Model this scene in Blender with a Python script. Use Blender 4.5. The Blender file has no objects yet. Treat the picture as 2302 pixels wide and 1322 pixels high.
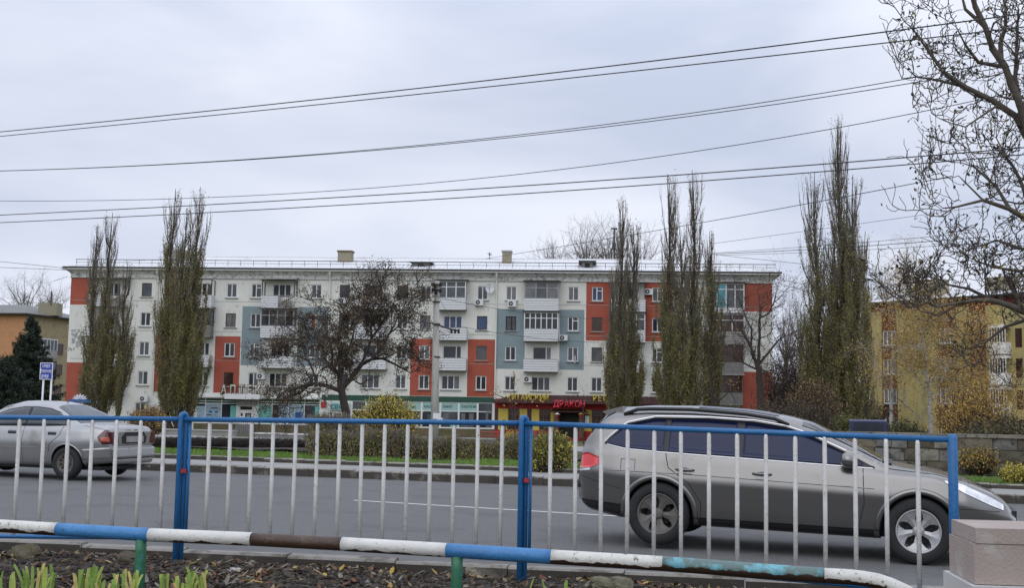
import bpy, bmesh, math, random
import numpy as np
from mathutils import Vector, Matrix
random.seed(7); np.random.seed(7)
S = bpy.context.scene
COL = S.collection
R = math.radians
# ------------------------------------------------------------------ camera
F_PX = 2700.0; EYE = 1.5; PITCH = math.atan(264/2700.0); ROLL = 0.0165
_f = np.array([0, math.cos(PITCH), math.sin(PITCH)]); _r0 = np.array([1., 0, 0]); _u0 = np.array([0, -math.sin(PITCH), math.cos(PITCH)])
_r = math.cos(ROLL)*_r0 + math.sin(ROLL)*_u0; _u = -math.sin(ROLL)*_r0 + math.cos(ROLL)*_u0
cam = bpy.data.objects.new('camera', bpy.data.cameras.new('camera')); COL.objects.link(cam)
M = Matrix(((_r[0], _u[0], -_f[0], 0), (_r[1], _u[1], -_f[1], 0), (_r[2], _u[2], -_f[2], EYE), (0, 0, 0, 1)))
cam.matrix_world = M
cam.data.sensor_width = 36; cam.data.lens = 36*F_PX/2302; cam.data.clip_end = 5000; cam.data.clip_start = .1
S.camera = cam
# ------------------------------------------------------------------ world: overcast sky
SUN_EL, SUN_ROT = R(38), R(200)
w = bpy.data.worlds.new('World'); S.world = w; w.use_nodes = True
nt = w.node_tree; nt.nodes.clear(); N = nt.nodes.new; L = nt.links.new
out = N('ShaderNodeOutputWorld'); sky = N('ShaderNodeTexSky'); sky.sky_type = 'NISHITA'; sky.sun_disc = False
sky.sun_elevation = SUN_EL; sky.sun_rotation = SUN_ROT
bg1 = N('ShaderNodeBackground'); bg1.inputs[1].default_value = .06; L(sky.outputs[0], bg1.inputs[0])
tc = N('ShaderNodeTexCoord'); sep = N('ShaderNodeSeparateXYZ'); L(tc.outputs['Generated'], sep.inputs[0])
mp = N('ShaderNodeMapping'); mp.inputs['Scale'].default_value = (1.4, 1.4, 4.6); L(tc.outputs['Generated'], mp.inputs[0])
nz = N('ShaderNodeTexNoise'); nz.inputs['Scale'].default_value = 2.1; nz.inputs['Detail'].default_value = 4; nz.inputs['Roughness'].default_value = .45; nz.inputs['Distortion'].default_value = .3
L(mp.outputs[0], nz.inputs['Vector'])
cr = N('ShaderNodeValToRGB'); cr.color_ramp.elements[0].position = .34; cr.color_ramp.elements[0].color = (.52, .575, .715, 1)
cr.color_ramp.elements[1].position = .66; cr.color_ramp.elements[1].color = (.77, .80, .90, 1); L(nz.outputs[0], cr.inputs[0])
# overcast luminance: about 1 at the horizon, brighter overhead
mr = N('ShaderNodeMapRange'); mr.inputs['From Min'].default_value = .25; mr.inputs['From Max'].default_value = 1; mr.inputs['To Min'].default_value = 1.0; mr.inputs['To Max'].default_value = 1.9
L(sep.outputs['Z'], mr.inputs['Value'])
bg2 = N('ShaderNodeBackground'); L(cr.outputs[0], bg2.inputs[0]); L(mr.outputs[0], bg2.inputs[1])
ms = N('ShaderNodeMixShader'); ms.inputs[0].default_value = .93; L(bg1.outputs[0], ms.inputs[1]); L(bg2.outputs[0], ms.inputs[2]); L(ms.outputs[0], out.inputs[0])
sl = bpy.data.lights.new('sun', 'SUN'); sl.energy = 0.6; sl.angle = R(62); sl.color = (1, .97, .92)
sun = bpy.data.objects.new('sun', sl); COL.objects.link(sun)
# light comes from behind the camera, high
az = SUN_ROT; sd = Vector((math.sin(az)*math.cos(SUN_EL), math.cos(az)*math.cos(SUN_EL), math.sin(SUN_EL)))
sun.rotation_euler = sd.to_track_quat('Z', 'Y').to_euler()
S.view_settings.view_transform = 'Standard'; S.view_settings.look = 'None'; S.view_settings.exposure = 0.22; S.view_settings.gamma = 1
S.view_settings.use_curve_mapping = False

# ------------------------------------------------------------------ geometry of the place
def ray(px, py):
    return _f + _r*(px-1151)/F_PX + _u*(661-py)/F_PX
def P(px, py, y):
    d = ray(px, py); return Vector((d[0]*y/d[1], y, EYE + d[2]*y/d[1]))
RD = R(11); UX, UY = math.cos(RD), -math.sin(RD)      # along the road
def un(x, y): return x*UX + y*UY, -x*UY + y*UX          # -> (u, n)
def xy(u, n): return u*UX - n*UY, u*UY + n*UX
def sst(t): t = np.clip(t, 0, 1); return t*t*(3-2*t)
def T(x, y):
    n = -x*UY + y*UX
    far = sst((n-33)/60)
    base = .02 - .01*np.clip(x, -60, 60)*(1-far)
    near = np.where(n < 10.45, .02 + .16*sst((10.2-n)/1.2), 0)
    pave = np.where(n > 24.2, .15 - 1.15*sst((n-33)/72), 0)
    return base + near + pave
def Tf(x, y): return float(T(np.float64(x), np.float64(y)))
def GP(px, py):                                          # ground point seen at a pixel
    d = ray(px, py); y = 30.
    for _ in range(60):
        x = d[0]/d[1]*y; y = .5*y + .5*((Tf(x, y)-EYE)/(d[2]/d[1]))
    return Vector((d[0]/d[1]*y, y, Tf(d[0]/d[1]*y, y)))
def GD(px, y):                                           # ground point under pixel column at depth y
    p = P(px, 930, y); return Vector((p.x, y, Tf(p.x, y)))

# ------------------------------------------------------------------ helpers
def tag(o, label=None, cat=None, group=None, kind=None):
    for k, v in (('label', label), ('category', cat), ('group', group), ('kind', kind)):
        if v: o[k] = v
    return o
def empty(name, loc=(0, 0, 0), rz=0, label=None, cat=None, group=None, parent=None):
    o = bpy.data.objects.new(name, None); COL.objects.link(o); o.location = loc; o.rotation_euler = (0, 0, rz); o.empty_display_size = .2
    if parent: o.parent = parent
    return tag(o, label, cat, group)
def obj(name, me, parent=None, loc=(0, 0, 0), rz=0):
    o = bpy.data.objects.new(name, me); COL.objects.link(o); o.location = loc; o.rotation_euler = (0, 0, rz)
    if parent: o.parent = parent
    return o
class MB:
    def __init__(s): s.v = []; s.f = []; s.m = []; s.mats = []
    def mi(s, m):
        if m not in s.mats: s.mats.append(m)
        return s.mats.index(m)
    def add(s, vs, fs, m):
        b = len(s.v); s.v += [tuple(v) for v in vs]; k = s.mi(m)
        for f in fs: s.f.append(tuple(b+i for i in f)); s.m.append(k)
    def box(s, x0, x1, y0, y1, z0, z1, m):
        s.add([(x0,y0,z0),(x1,y0,z0),(x1,y1,z0),(x0,y1,z0),(x0,y0,z1),(x1,y0,z1),(x1,y1,z1),(x0,y1,z1)],
              [(0,3,2,1),(4,5,6,7),(0,1,5,4),(1,2,6,5),(2,3,7,6),(3,0,4,7)], m); return s
    def quad(s, a, b, c, d, m): s.add([a, b, c, d], [(0, 1, 2, 3)], m); return s
    def poly(s, pts, m): s.add(pts, [tuple(range(len(pts)))], m); return s
    def prism(s, pts, d, m):                              # extrude polygon pts by vector d
        n = len(pts); q = [tuple(Vector(p)+Vector(d)) for p in pts]
        s.add(list(pts)+q, [tuple(range(n))[::-1], tuple(range(n, 2*n))]+[(i, (i+1) % n, n+(i+1) % n, n+i) for i in range(n)], m); return s
    def tube(s, pts, rad, m, k=8, caps=True):
        pts = [Vector(p) for p in pts]; n = len(pts); rs = rad if isinstance(rad, (list, tuple)) else [rad]*n
        vs = []; up = None
        for i, p in enumerate(pts):
            t = (pts[min(i+1, n-1)]-pts[max(i-1, 0)]).normalized()
            if up is None: up = Vector((0, 0, 1)) if abs(t.z) < .9 else Vector((1, 0, 0))
            a = t.cross(up); a = a.normalized() if a.length > 1e-6 else Vector((1, 0, 0)); b = a.cross(t).normalized(); up = b
            for j in range(k):
                c = 2*math.pi*j/k; vs.append(p + (a*math.cos(c)+b*math.sin(c))*rs[i])
        fs = [(i*k+j, i*k+(j+1) % k, (i+1)*k+(j+1) % k, (i+1)*k+j) for i in range(n-1) for j in range(k)]
        if caps: fs += [tuple(range(k))[::-1], tuple(range((n-1)*k, n*k))]
        s.add(vs, fs, m); return s
    def mesh(s, name, smooth=False):
        me = bpy.data.meshes.new(name); me.from_pydata(s.v, [], s.f)
        for m in s.mats: me.materials.append(m)
        me.polygons.foreach_set('material_index', s.m)
        if smooth: me.polygons.foreach_set('use_smooth', [True]*len(s.f))
        me.update(); return me
    def obj(s, name, parent=None, smooth=False, loc=(0, 0, 0), rz=0): return obj(name, s.mesh(name, smooth), parent, loc, rz)
def np_mesh(name, v, f, mats, mi=None, smooth=False):
    v = np.asarray(v, np.float32); f = np.asarray(f, np.int32); k = f.shape[1]
    me = bpy.data.meshes.new(name); me.vertices.add(len(v)); me.vertices.foreach_set('co', v.ravel())
    me.loops.add(f.size); me.loops.foreach_set('vertex_index', f.ravel())
    me.polygons.add(len(f)); me.polygons.foreach_set('loop_start', np.arange(0, f.size, k, dtype=np.int32))
    for m in mats: me.materials.append(m)
    if mi is not None: me.polygons.foreach_set('material_index', np.asarray(mi, np.int32))
    if smooth: me.polygons.foreach_set('use_smooth', np.ones(len(f), bool))
    me.update(calc_edges=True); return me
def grid(name, X, Y, Z, m, smooth=True, parent=None):
    h, wd = X.shape; v = np.stack([X, Y, Z], -1).reshape(-1, 3); i = np.arange(h*wd).reshape(h, wd)
    f = np.stack([i[:-1, :-1], i[:-1, 1:], i[1:, 1:], i[1:, :-1]], -1).reshape(-1, 4)
    return obj(name, np_mesh(name, v, f, [m], smooth=smooth), parent)

# ------------------------------------------------------------------ materials
_mc = {}
def mat(name, col, rough=.8, metal=0., var=.15, scale=3., bump=0., bscale=None, coat=0., stain=None, stain_amt=.5, stain_scale=1., detail=6., sx=(1, 1, 1), spec=None):
    if name in _mc: return _mc[name]
    m = bpy.data.materials.new(name); m.use_nodes = True; nt = m.node_tree; b = nt.nodes['Principled BSDF']; N = nt.nodes.new; L = nt.links.new
    b.inputs['Roughness'].default_value = rough; b.inputs['Metallic'].default_value = metal
    if spec is not None: b.inputs['Specular IOR Level'].default_value = spec
    if coat: b.inputs['Coat Weight'].default_value = coat; b.inputs['Coat Roughness'].default_value = .06
    g = N('ShaderNodeNewGeometry'); mp = N('ShaderNodeMapping'); mp.inputs['Scale'].default_value = sx; L(g.outputs['Position'], mp.inputs[0])
    n = N('ShaderNodeTexNoise'); n.inputs['Scale'].default_value = scale; n.inputs['Detail'].default_value = detail; n.inputs['Roughness'].default_value = .6; L(mp.outputs[0], n.inputs['Vector'])
    r = N('ShaderNodeValToRGB'); r.color_ramp.elements[0].position = .3; r.color_ramp.elements[1].position = .7
    r.color_ramp.elements[0].color = tuple(c*(1-var) for c in col)+(1,); r.color_ramp.elements[1].color = tuple(min(1, c*(1+var)) for c in col)+(1,)
    L(n.outputs[0], r.inputs[0]); last = r.outputs[0]
    if stain:
        n2 = N('ShaderNodeTexNoise'); n2.inputs['Scale'].default_value = stain_scale; n2.inputs['Detail'].default_value = 8; n2.inputs['Roughness'].default_value = .65; L(mp.outputs[0], n2.inputs['Vector'])
        r2 = N('ShaderNodeValToRGB'); p = .72-.35*stain_amt; r2.color_ramp.elements[0].position = p-.04; r2.color_ramp.elements[1].position = p+.06
        L(n2.outputs[0], r2.inputs[0]); mx = N('ShaderNodeMixRGB'); L(r2.outputs[0], mx.inputs[0]); L(last, mx.inputs[1]); mx.inputs[2].default_value = tuple(stain)+(1,); last = mx.outputs[0]
    L(last, b.inputs['Base Color'])
    if bump:
        n3 = N('ShaderNodeTexNoise'); n3.inputs['Scale'].default_value = bscale or scale*4; n3.inputs['Detail'].default_value = 5; L(g.outputs['Position'], n3.inputs['Vector'])
        bp = N('ShaderNodeBump'); bp.inputs['Strength'].default_value = bump; bp.inputs['Distance'].default_value = .02; L(n3.outputs[0], bp.inputs['Height']); L(bp.outputs[0], b.inputs['Normal'])
    _mc[name] = m; return m
def glassy(name, col, rough=.06, spec=.5):
    if name in _mc: return _mc[name]
    m = mat(name, col, rough, var=.35, scale=.9, detail=2, spec=spec); return m
M_ = dict(
 white=mat('white_painted_brick', (.69,.69,.63), .9, var=.06, scale=.8, stain=(.46,.46,.42), stain_amt=.25, stain_scale=2.2, sx=(1,1,.6), bump=.5, bscale=9),
 trim=mat('cornice_white', (.64,.64,.61), .85, var=.1, scale=2., stain=(.30,.29,.27), stain_amt=.5, stain_scale=3),
 cap=mat('eave_white', (.78,.78,.77), .7, var=.04),
 red=mat('terracotta_paint', (.37,.088,.055), .9, var=.10, scale=.9, stain=(.31,.10,.07), stain_amt=.3, stain_scale=1.5, bump=.4, bscale=9),
 blue=mat('greyblue_paint', (.225,.285,.305), .9, var=.07, scale=.9, stain=(.29,.34,.355), stain_amt=.25, stain_scale=2, bump=.4, bscale=9),
 roof=mat('pale_corrugated_roofing', (.66,.665,.67), .7, var=.05, scale=1.2, stain=(.52,.52,.52), stain_amt=.3, stain_scale=.7),
 gutter=mat('dark_gutter', (.03,.03,.03), .7), iron=mat('dark_iron', (.05,.048,.045), .7), 
 frame=mat('white_frame', (.72,.72,.71), .5, var=.04), woodf=mat('brown_wood_frame', (.12,.07,.045), .7), greyf=mat('weathered_grey_frame', (.33,.31,.29), .8, var=.2),
 pane=glassy('dark_window_pane', (.028,.032,.038)), pane2=glassy('curtained_window_pane', (.13,.135,.14), .12), pane3=glassy('grey_window_pane', (.07,.078,.085)), paneb=glassy('blue_window_pane', (.03,.055,.12)),
 panet=glassy('teal_curtain_pane', (.06,.24,.30), .15), paner=glassy('red_curtain_pane', (.22,.04,.03), .15), panebr=glassy('brown_window_pane', (.05,.025,.02)),
 sill=mat('sill_grey', (.36,.36,.35), .8), clad=mat('white_cladding', (.66,.67,.68), .55, var=.05, scale=5, stain=(.42,.42,.40), stain_amt=.2, stain_scale=4), slab=mat('balcony_concrete', (.22,.21,.20), .9, var=.2, scale=4),
 brick=mat('yellow_grey_brick', (.27,.245,.17), .95, var=.25, scale=6, bump=.4), 
 plinth=mat('brown_plinth', (.13,.105,.06), .9, var=.25, scale=1.5, stain=(.10,.10,.04), stain_amt=.4), shopwall=mat('shop_white_wall', (.60,.60,.56), .85, var=.06),
 teal=mat('turquoise_panel', (.13,.42,.38), .5, var=.12, scale=1.2), paleteal=mat('pale_turquoise_banner', (.30,.46,.44), .6, var=.06), dgreen=mat('dark_green_fascia', (.012,.065,.042), .6, var=.15),
 poster=mat('grey_blue_poster', (.26,.36,.42), .5, var=.3, scale=3.5), bposter=mat('deep_blue_poster', (.01,.09,.30), .4, var=.2), sblack=mat('matt_black', (.012,.012,.012), .8),
 maroon=mat('maroon_metal_roof', (.055,.018,.016), .6, var=.15), rred=mat('restaurant_red', (.34,.02,.018), .7), ryel=mat('restaurant_yellow', (.58,.45,.09), .8, var=.06),
 lyel=mat('yellow_letters', (.66,.52,.05), .5, var=.05), lred=mat('red_letters', (.72,.04,.07), .5, var=.05), lcream=mat('cream_letters', (.60,.60,.50), .6, var=.08),
 pole=mat('weathered_concrete_pole', (.42,.41,.37), .9, var=.14, scale=5, stain=(.25,.23,.2), stain_amt=.35, stain_scale=6, sx=(1,1,.3), bump=.3),
 bark=mat('dark_bark', (.045,.036,.03), .95, var=.3, scale=6, bump=.6), barkm=mat('brown_grey_bark', (.105,.088,.07), .95, var=.25, scale=6), barkg=mat('grey_bark', (.13,.115,.10), .95, var=.25, scale=6, bump=.4), twig=mat('grey_brown_twig', (.17,.15,.125), .9, var=.2),
 birch=mat('pale_birch_bark', (.42,.40,.36), .85, var=.1, scale=4, stain=(.06,.05,.045), stain_amt=.45, stain_scale=5),
 lf_g=mat('leaf_olive', (.20,.185,.05), .7, var=.35, scale=1.2), lf_d=mat('leaf_dark_green', (.105,.12,.032), .7, var=.35, scale=1.2), lf_b=mat('leaf_brown', (.22,.145,.06), .75, var=.3, scale=1.2),
 lf_y=mat('leaf_yellow_green', (.50,.42,.05), .7, var=.3, scale=1.5), lf_k=mat('leaf_withered', (.085,.062,.042), .8, var=.35, scale=1.5), lf_y2=mat('leaf_pale_gold', (.32,.245,.065), .75, var=.3, scale=1.5), lf_o=mat('leaf_ochre', (.50,.31,.07), .75, var=.3, scale=1.5), lf_r=mat('leaf_russet', (.105,.065,.045), .8, var=.3, scale=1.5),
 spruce=mat('spruce_needles', (.012,.022,.012), .8, var=.4, scale=1.5), spruce2=mat('spruce_needles_light', (.026,.042,.024), .8, var=.4, scale=1.5),
 grass=mat('verge_grass', (.11,.25,.03), .8, var=.35, scale=1.), grass2=mat('dry_grass', (.19,.19,.06), .85, var=.3, scale=1.5),
)
def paint(name, col, chip=.35, cscale=22., chipcol=(.10,.05,.03), under=0., rough=.45, dirt=.12):
    """oil paint with chips; `under` > 0 adds ragged rust along the underside"""
    if name in _mc: return _mc[name]
    m = mat(name, col, rough, var=dirt, scale=7, stain=chipcol, stain_amt=chip, stain_scale=cscale, bump=.25, bscale=40)
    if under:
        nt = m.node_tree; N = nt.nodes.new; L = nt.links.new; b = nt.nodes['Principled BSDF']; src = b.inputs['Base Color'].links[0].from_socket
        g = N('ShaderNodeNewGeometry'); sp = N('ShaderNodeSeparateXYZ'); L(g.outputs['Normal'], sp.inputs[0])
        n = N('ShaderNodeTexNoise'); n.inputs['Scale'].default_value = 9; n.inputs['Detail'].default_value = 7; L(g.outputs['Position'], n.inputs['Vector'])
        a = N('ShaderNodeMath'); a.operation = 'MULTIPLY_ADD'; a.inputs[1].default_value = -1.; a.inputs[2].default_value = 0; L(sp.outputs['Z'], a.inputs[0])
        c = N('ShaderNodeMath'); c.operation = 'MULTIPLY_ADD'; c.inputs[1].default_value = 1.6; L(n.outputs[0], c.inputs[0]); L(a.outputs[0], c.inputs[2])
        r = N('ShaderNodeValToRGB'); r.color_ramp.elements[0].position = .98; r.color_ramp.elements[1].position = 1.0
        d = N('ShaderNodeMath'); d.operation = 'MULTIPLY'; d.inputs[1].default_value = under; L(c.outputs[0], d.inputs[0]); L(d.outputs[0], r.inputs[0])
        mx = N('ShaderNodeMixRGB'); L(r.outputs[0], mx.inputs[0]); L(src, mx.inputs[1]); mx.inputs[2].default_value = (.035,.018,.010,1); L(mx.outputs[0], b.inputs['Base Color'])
    return m

# ------------------------------------------------------------------ terrain and road
def strip(name, u0, u1, n0, n1, m, dz=0., nu=80, nn=10, rough=0., seed=0, un_=None):
    u = np.linspace(u0, u1, nu); n = np.linspace(n0, n1, nn); U, Nn = np.meshgrid(u, n)
    X = U*UX - Nn*UY; Y = U*UY + Nn*UX; Z = T(X, Y) + dz
    if rough:
        rs = np.random.RandomState(seed); Z = Z + rs.randn(*Z.shape)*rough
    return tag(grid(name, X, Y, Z, m), kind='structure')
m_ground = mat('rough_ground', (.12,.105,.06), .95, var=.3, scale=.5, stain=(.07,.10,.025), stain_amt=.6, stain_scale=.25, bump=.4)
m_asph = mat('asphalt', (.128,.127,.124), .85, var=.32, scale=55, detail=3, stain=(.105,.105,.105), stain_amt=.45, stain_scale=.9, bump=.7, bscale=70)
m_pave = mat('pale_pavement', (.27,.265,.25), .9, var=.12, scale=1.5, stain=(.18,.17,.15), stain_amt=.3, stain_scale=2, bump=.3)
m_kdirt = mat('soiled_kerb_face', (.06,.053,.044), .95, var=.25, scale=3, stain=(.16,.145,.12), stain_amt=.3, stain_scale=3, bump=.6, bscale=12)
m_kerb = mat('kerb_concrete', (.235,.22,.195), .9, var=.15, scale=3, stain=(.11,.095,.075), stain_amt=.5, stain_scale=4, bump=.6, bscale=12)
m_soil = mat('dark_soil', (.038,.030,.023), .97, var=.35, scale=6, stain=(.085,.068,.048), stain_amt=.4, stain_scale=5, bump=1.0, bscale=22)
# ground: one sheet to the horizon
e = np.concatenate([-np.geomspace(3000, 60, 16), np.linspace(-56, 56, 57), np.geomspace(60, 3000, 16)])
en = np.concatenate([[-600, -150, -40, -10, 0], np.linspace(3, 120, 59), np.geomspace(130, 4000, 16)])
U, Nn = np.meshgrid(e, en); X = U*UX - Nn*UY; Y = U*UY + Nn*UX
tag(grid('ground', X, Y, T(X, Y)-.12, m_ground), kind='structure')
strip('road', -140, 140, 10.40, 24.198, m_asph, 0, 120, 8)
strip('far_pavement', -140, 140, 24.36, 26.6, m_pave, .0, 120, 4)
m_line = mat('white_road_paint', (.62,.62,.60), .7, var=.12, scale=6, stain=(.2,.2,.2), stain_amt=.15, stain_scale=9)
def ribbon(name, a, b, wd, m, dz):
    a = Vector(a); b = Vector(b); t = (b-a).normalized(); n_ = Vector((-t.y, t.x, 0))*wd/2
    k = 24; mb = MB()
    for i in range(k):
        q = [a.lerp(b, i/k)-n_, a.lerp(b, (i+1)/k)-n_, a.lerp(b, (i+1)/k)+n_, a.lerp(b, i/k)+n_]
        mb.poly([(p.x, p.y, Tf(p.x, p.y)+dz) for p in q], m)
    return tag(mb.obj(name), kind='structure')
ribbon('lane_marking', GP(795, 1126), GP(1425, 1164), .11, m_line, .005)
a = GP(2005, 1183); 
ribbon('lane_marking', GP(2165, 1218), GP(2420, 1236), .11, m_line, .005)
# kerbs: one stone after another
def kerb(name, n, u0, u1, wd, h0, h1, step, label=None):
    root = empty(name, (0, 0, 0)); tag(root, kind='structure'); cache = []
    for k in range(6):
        mb = MB(); j = random.Random(k); a = .012
        l, r_ = .006, step-.006
        top = [h1+j.uniform(-.008, .008) for _ in range(4)]
        prof = [(0, h0), (0, top[0]-.02), (.02, top[0]), (wd-.02, top[1]), (wd, top[1]-.02), (wd, h0)]
        vs = [(l, p[0], p[1]) for p in prof]+[(r_, p[0], p[1]+j.uniform(-.005, .005)) for p in prof]
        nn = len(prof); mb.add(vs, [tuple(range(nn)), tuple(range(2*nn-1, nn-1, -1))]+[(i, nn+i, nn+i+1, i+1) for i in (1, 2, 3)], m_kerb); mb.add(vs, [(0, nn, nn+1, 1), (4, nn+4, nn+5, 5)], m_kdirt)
        cache.append(mb.mesh('kerb_stone'))
    u = u0
    while u < u1:
        x, y = xy(u, n); xe, ye = xy(u+step, n)
        o = obj('kerb_stone', random.choice(cache), root, (x, y, .02-.01*max(-60, min(60, x))), -RD+random.uniform(-.006, .006)); u += step
    return root
kerb('far_kerb', 24.2, -34, 30, .17, -.05, .165, 1.0)
kerb('near_kerb', 10.28, -9, 9, .15, -.1, .15, 1.0)
kerb('lawn_edging', 26.6, -30, 30, .10, .05, .245, 1.0)
# ------------------------------------------------------------------ the long apartment building
ZB = -1.15
A0 = P(146, 900, 114.5); B0 = P(1737, 900, 109.7)
BANG = math.atan2(B0.y-A0.y, B0.x-A0.x); BLEN = math.hypot(B0.x-A0.x, B0.y-A0.y)
BC, BS = math.cos(BANG), math.sin(BANG)
def FS(px, py, yo=0.):                                   # pixel -> (s, z) on the facade plane (z above the base)
    d = ray(px, py); nx, ny = -BS, BC                    # inward normal
    t = (A0.x*nx + A0.y*ny + yo)/(d[0]*nx + d[1]*ny); x, y = d[0]*t, d[1]*t
    return (x-A0.x)*BC + (y-A0.y)*BS, EYE + d[2]*t - ZB
def sx_(px, py=760): return FS(px, py)[0]
bld = empty('apartment_building', (A0.x, A0.y, ZB), BANG, 'long white four section apartment block with red and grey-blue panels above a row of shops', 'building')
ROW = [z-ZB for z in (3.42, 6.2, 9.0, 11.82)]; WH = 1.3
ZL = [z-ZB for z in (2.78, 5.4, 8.12, 10.98, 13.6)]; ZTOP = ZL[4]; ZEAVE = 14.45-ZB
cells = []; X0 = BLEN
panels = []                                              # (s0,s1,z0,z1,mat)
def pan(p0, p1, r0, r1, m): panels.append((sx_(p0), sx_(p1), ZL[r0], ZL[r1], m))
red, blue, white = M_['red'], M_['blue'], M_['white']
panels.append((-1, sx_(206), ZL[3], ZL[4], red)); panels.append((-1, sx_(195, 850), -1, ZL[1]+.05, red))
pan(347, 402, 0, 2, red); pan(484, 541, 0, 2, red)
pan(543, 591, 1, 3, blue); pan(669, 737, 1, 3, blue)
pan(924, 978, 0, 2, red); pan(1052, 1113, 0, 2, red)
pan(1115, 1180, 1, 3, blue); pan(1258, 1313, 1, 3, blue)
pan(1317, 1374, 2, 4, red); pan(1449, 1512, 2, 4, red)
panels.append((sx_(1669, 680), 99, ZL[3], ZL[4], red)); panels.append((sx_(1662, 850), 99, -1, ZL[1]+.05, red))
holes = []; WIN = []
def win(px, r, style='two', pm=None, w=.98, sill=True, zz=None, h=WH, py=760):
    s = sx_(px, py); z = ROW[r] if zz is None else zz
    holes.append((s-w/2, s+w/2, z, z+h)); WIN.append((s, z, w, h, style, pm, sill))
D, C_, G, B_, T_, RR, BR = 'pane', 'pane2', 'pane3', 'paneb', 'panet', 'paner', 'panebr'
for px, rows in {
 325: (('two', D), ('two', G), ('two', D), ('wood1', G)), 380: (('two', D),)*4, 460: (('two', G),)*4,
 517: (('wood1', BR), ('two', D), ('wood2', C_), ('two', G)), 573: (('two', D), ('vent', G), ('two', D), ('vent', D)),
 708: (('two', D), ('two', G), ('redcurt', RR), ('two', G)), 772: (('wood1', D), ('wood1', D), ('wood2', D), ('wood1', D)),
 903: (('two', G), ('two', D), ('two', G), ('wood2', D)), 955: (('two', D), ('two', C_), ('wood1', C_), ('two', G)),
 1083: (('two', D), ('wood1', G), ('wood1', B_), ('two', G)), 1148: (('two', G), ('two', D), ('darkf', G), ('two', C_)),
 1288: (('two', D), ('two', G), ('vent', D), ('two', C_)), 1342: (('two', D), ('wood1', G), ('wood2', BR), ('vent', B_)),
 1478: (('two', D), ('vent', G), ('two', D), ('two', C_)), 1532: (('two', D), ('two', G), ('two', D), ('two', G))}.items():
    for r, (st, pm) in enumerate(rows): win(px, r, st, pm)
# windows behind and beside the balconies
for px in (628, 835, 1015, 1217, 1410, 440):
    for r in range(4):
        if r == 0: win(px, 0, 'three', {835: G, 1217: D}.get(px, D), w=1.72)
        else: win(px+2, r, 'three' if (px+r) % 2 else 'big', {(1015, 2): B_, (1015, 1): 'sb'}.get((px, r), D), w=1.75, sill=False)
for r in range(4): win(250, r, 'two', D, w=1.4, sill=False); win(1628, r, 'three', BR, w=2.1, sill=False)
win(322, 0, 'two', D, zz=2.1-.5, h=1.3); win(376, 0, 'two', G, zz=1.6, h=1.3)
# ---- shop storey
sA, sB, sC, sD = sx_(441, 920), sx_(719, 920), sx_(738, 920), sx_(1112, 930)
ZSB = FS(600, 954)[1]; ZST = FS(600, 897)[1]
dgreen = M_['dgreen']
panels_shop = []
def sp(p0, p1, y0, y1, m): a = FS(p0, y0); b = FS(p1, y1); panels.append((a[0], b[0], min(a[1], b[1]), max(a[1], b[1]), m))
holes.append((sA, sx_(532, 920), ZSB, ZST)); holes.append((sx_(579, 920), sB, ZSB, ZST))        # pharmacy glazing
holes.append((sx_(538, 930), sx_(569, 930), FS(550, 967)[1], FS(550, 912)[1]))                  # pharmacy door recess
ZSB2 = FS(950, 962)[1]; ZST2 = FS(950, 904)[1]
holes.append((sx_(788, 930), sx_(1110, 930), ZSB2, ZST2))
holes.append((sx_(738, 930), sx_(776, 930), FS(757, 968)[1], FS(757, 924)[1]))
panels.append((sA-.2, sx_(719, 920)+.3, -1, ZSB-.02, M_['plinth'])); panels.append((sx_(776, 930), sD, -1, ZSB2-.02, M_['plinth']))
panels.append((sx_(722, 930), sD, ZST2, ZL[0]-.02, dgreen))
panels.append((sx_(719, 920)+.3, sx_(776, 930), -1, ZST2, M_['shopwall']))
# restaurant wall colours
rz0, rz1, rzy0, rzy1 = FS(1200, 976)[1], FS(1200, 905)[1], FS(1200, 968)[1], FS(1200, 920)[1]
panels.append((sD, sx_(1500, 930), rzy1, rz1+.3, M_['rred'])); panels.append((sD, sx_(1500, 930), -1, rzy0, M_['rred']))
for a, b in ((1120, 1142), (1168, 1185), (1195, 1212), (1238, 1250), (1313, 1330), (1362, 1380), (1410, 1428), (1440, 1458), (1476, 1492)): panels.append((sx_(a, 940), sx_(b, 940), rzy0, rzy1, M_['ryel']))
panels.append((sD, sx_(1500, 930), rzy0, rzy1, M_['maroon']))
RW = [(1143, 1167), (1213, 1237), (1331, 1361), (1381, 1409), (1459, 1475)]
for a, b in RW: holes.append((sx_(a, 940), sx_(b, 940), rzy0+.05, rzy1-.03))
holes.append((sx_(1259, 940), sx_(1300, 940), FS(1280, 985)[1], FS(1280, 928)[1]))
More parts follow.
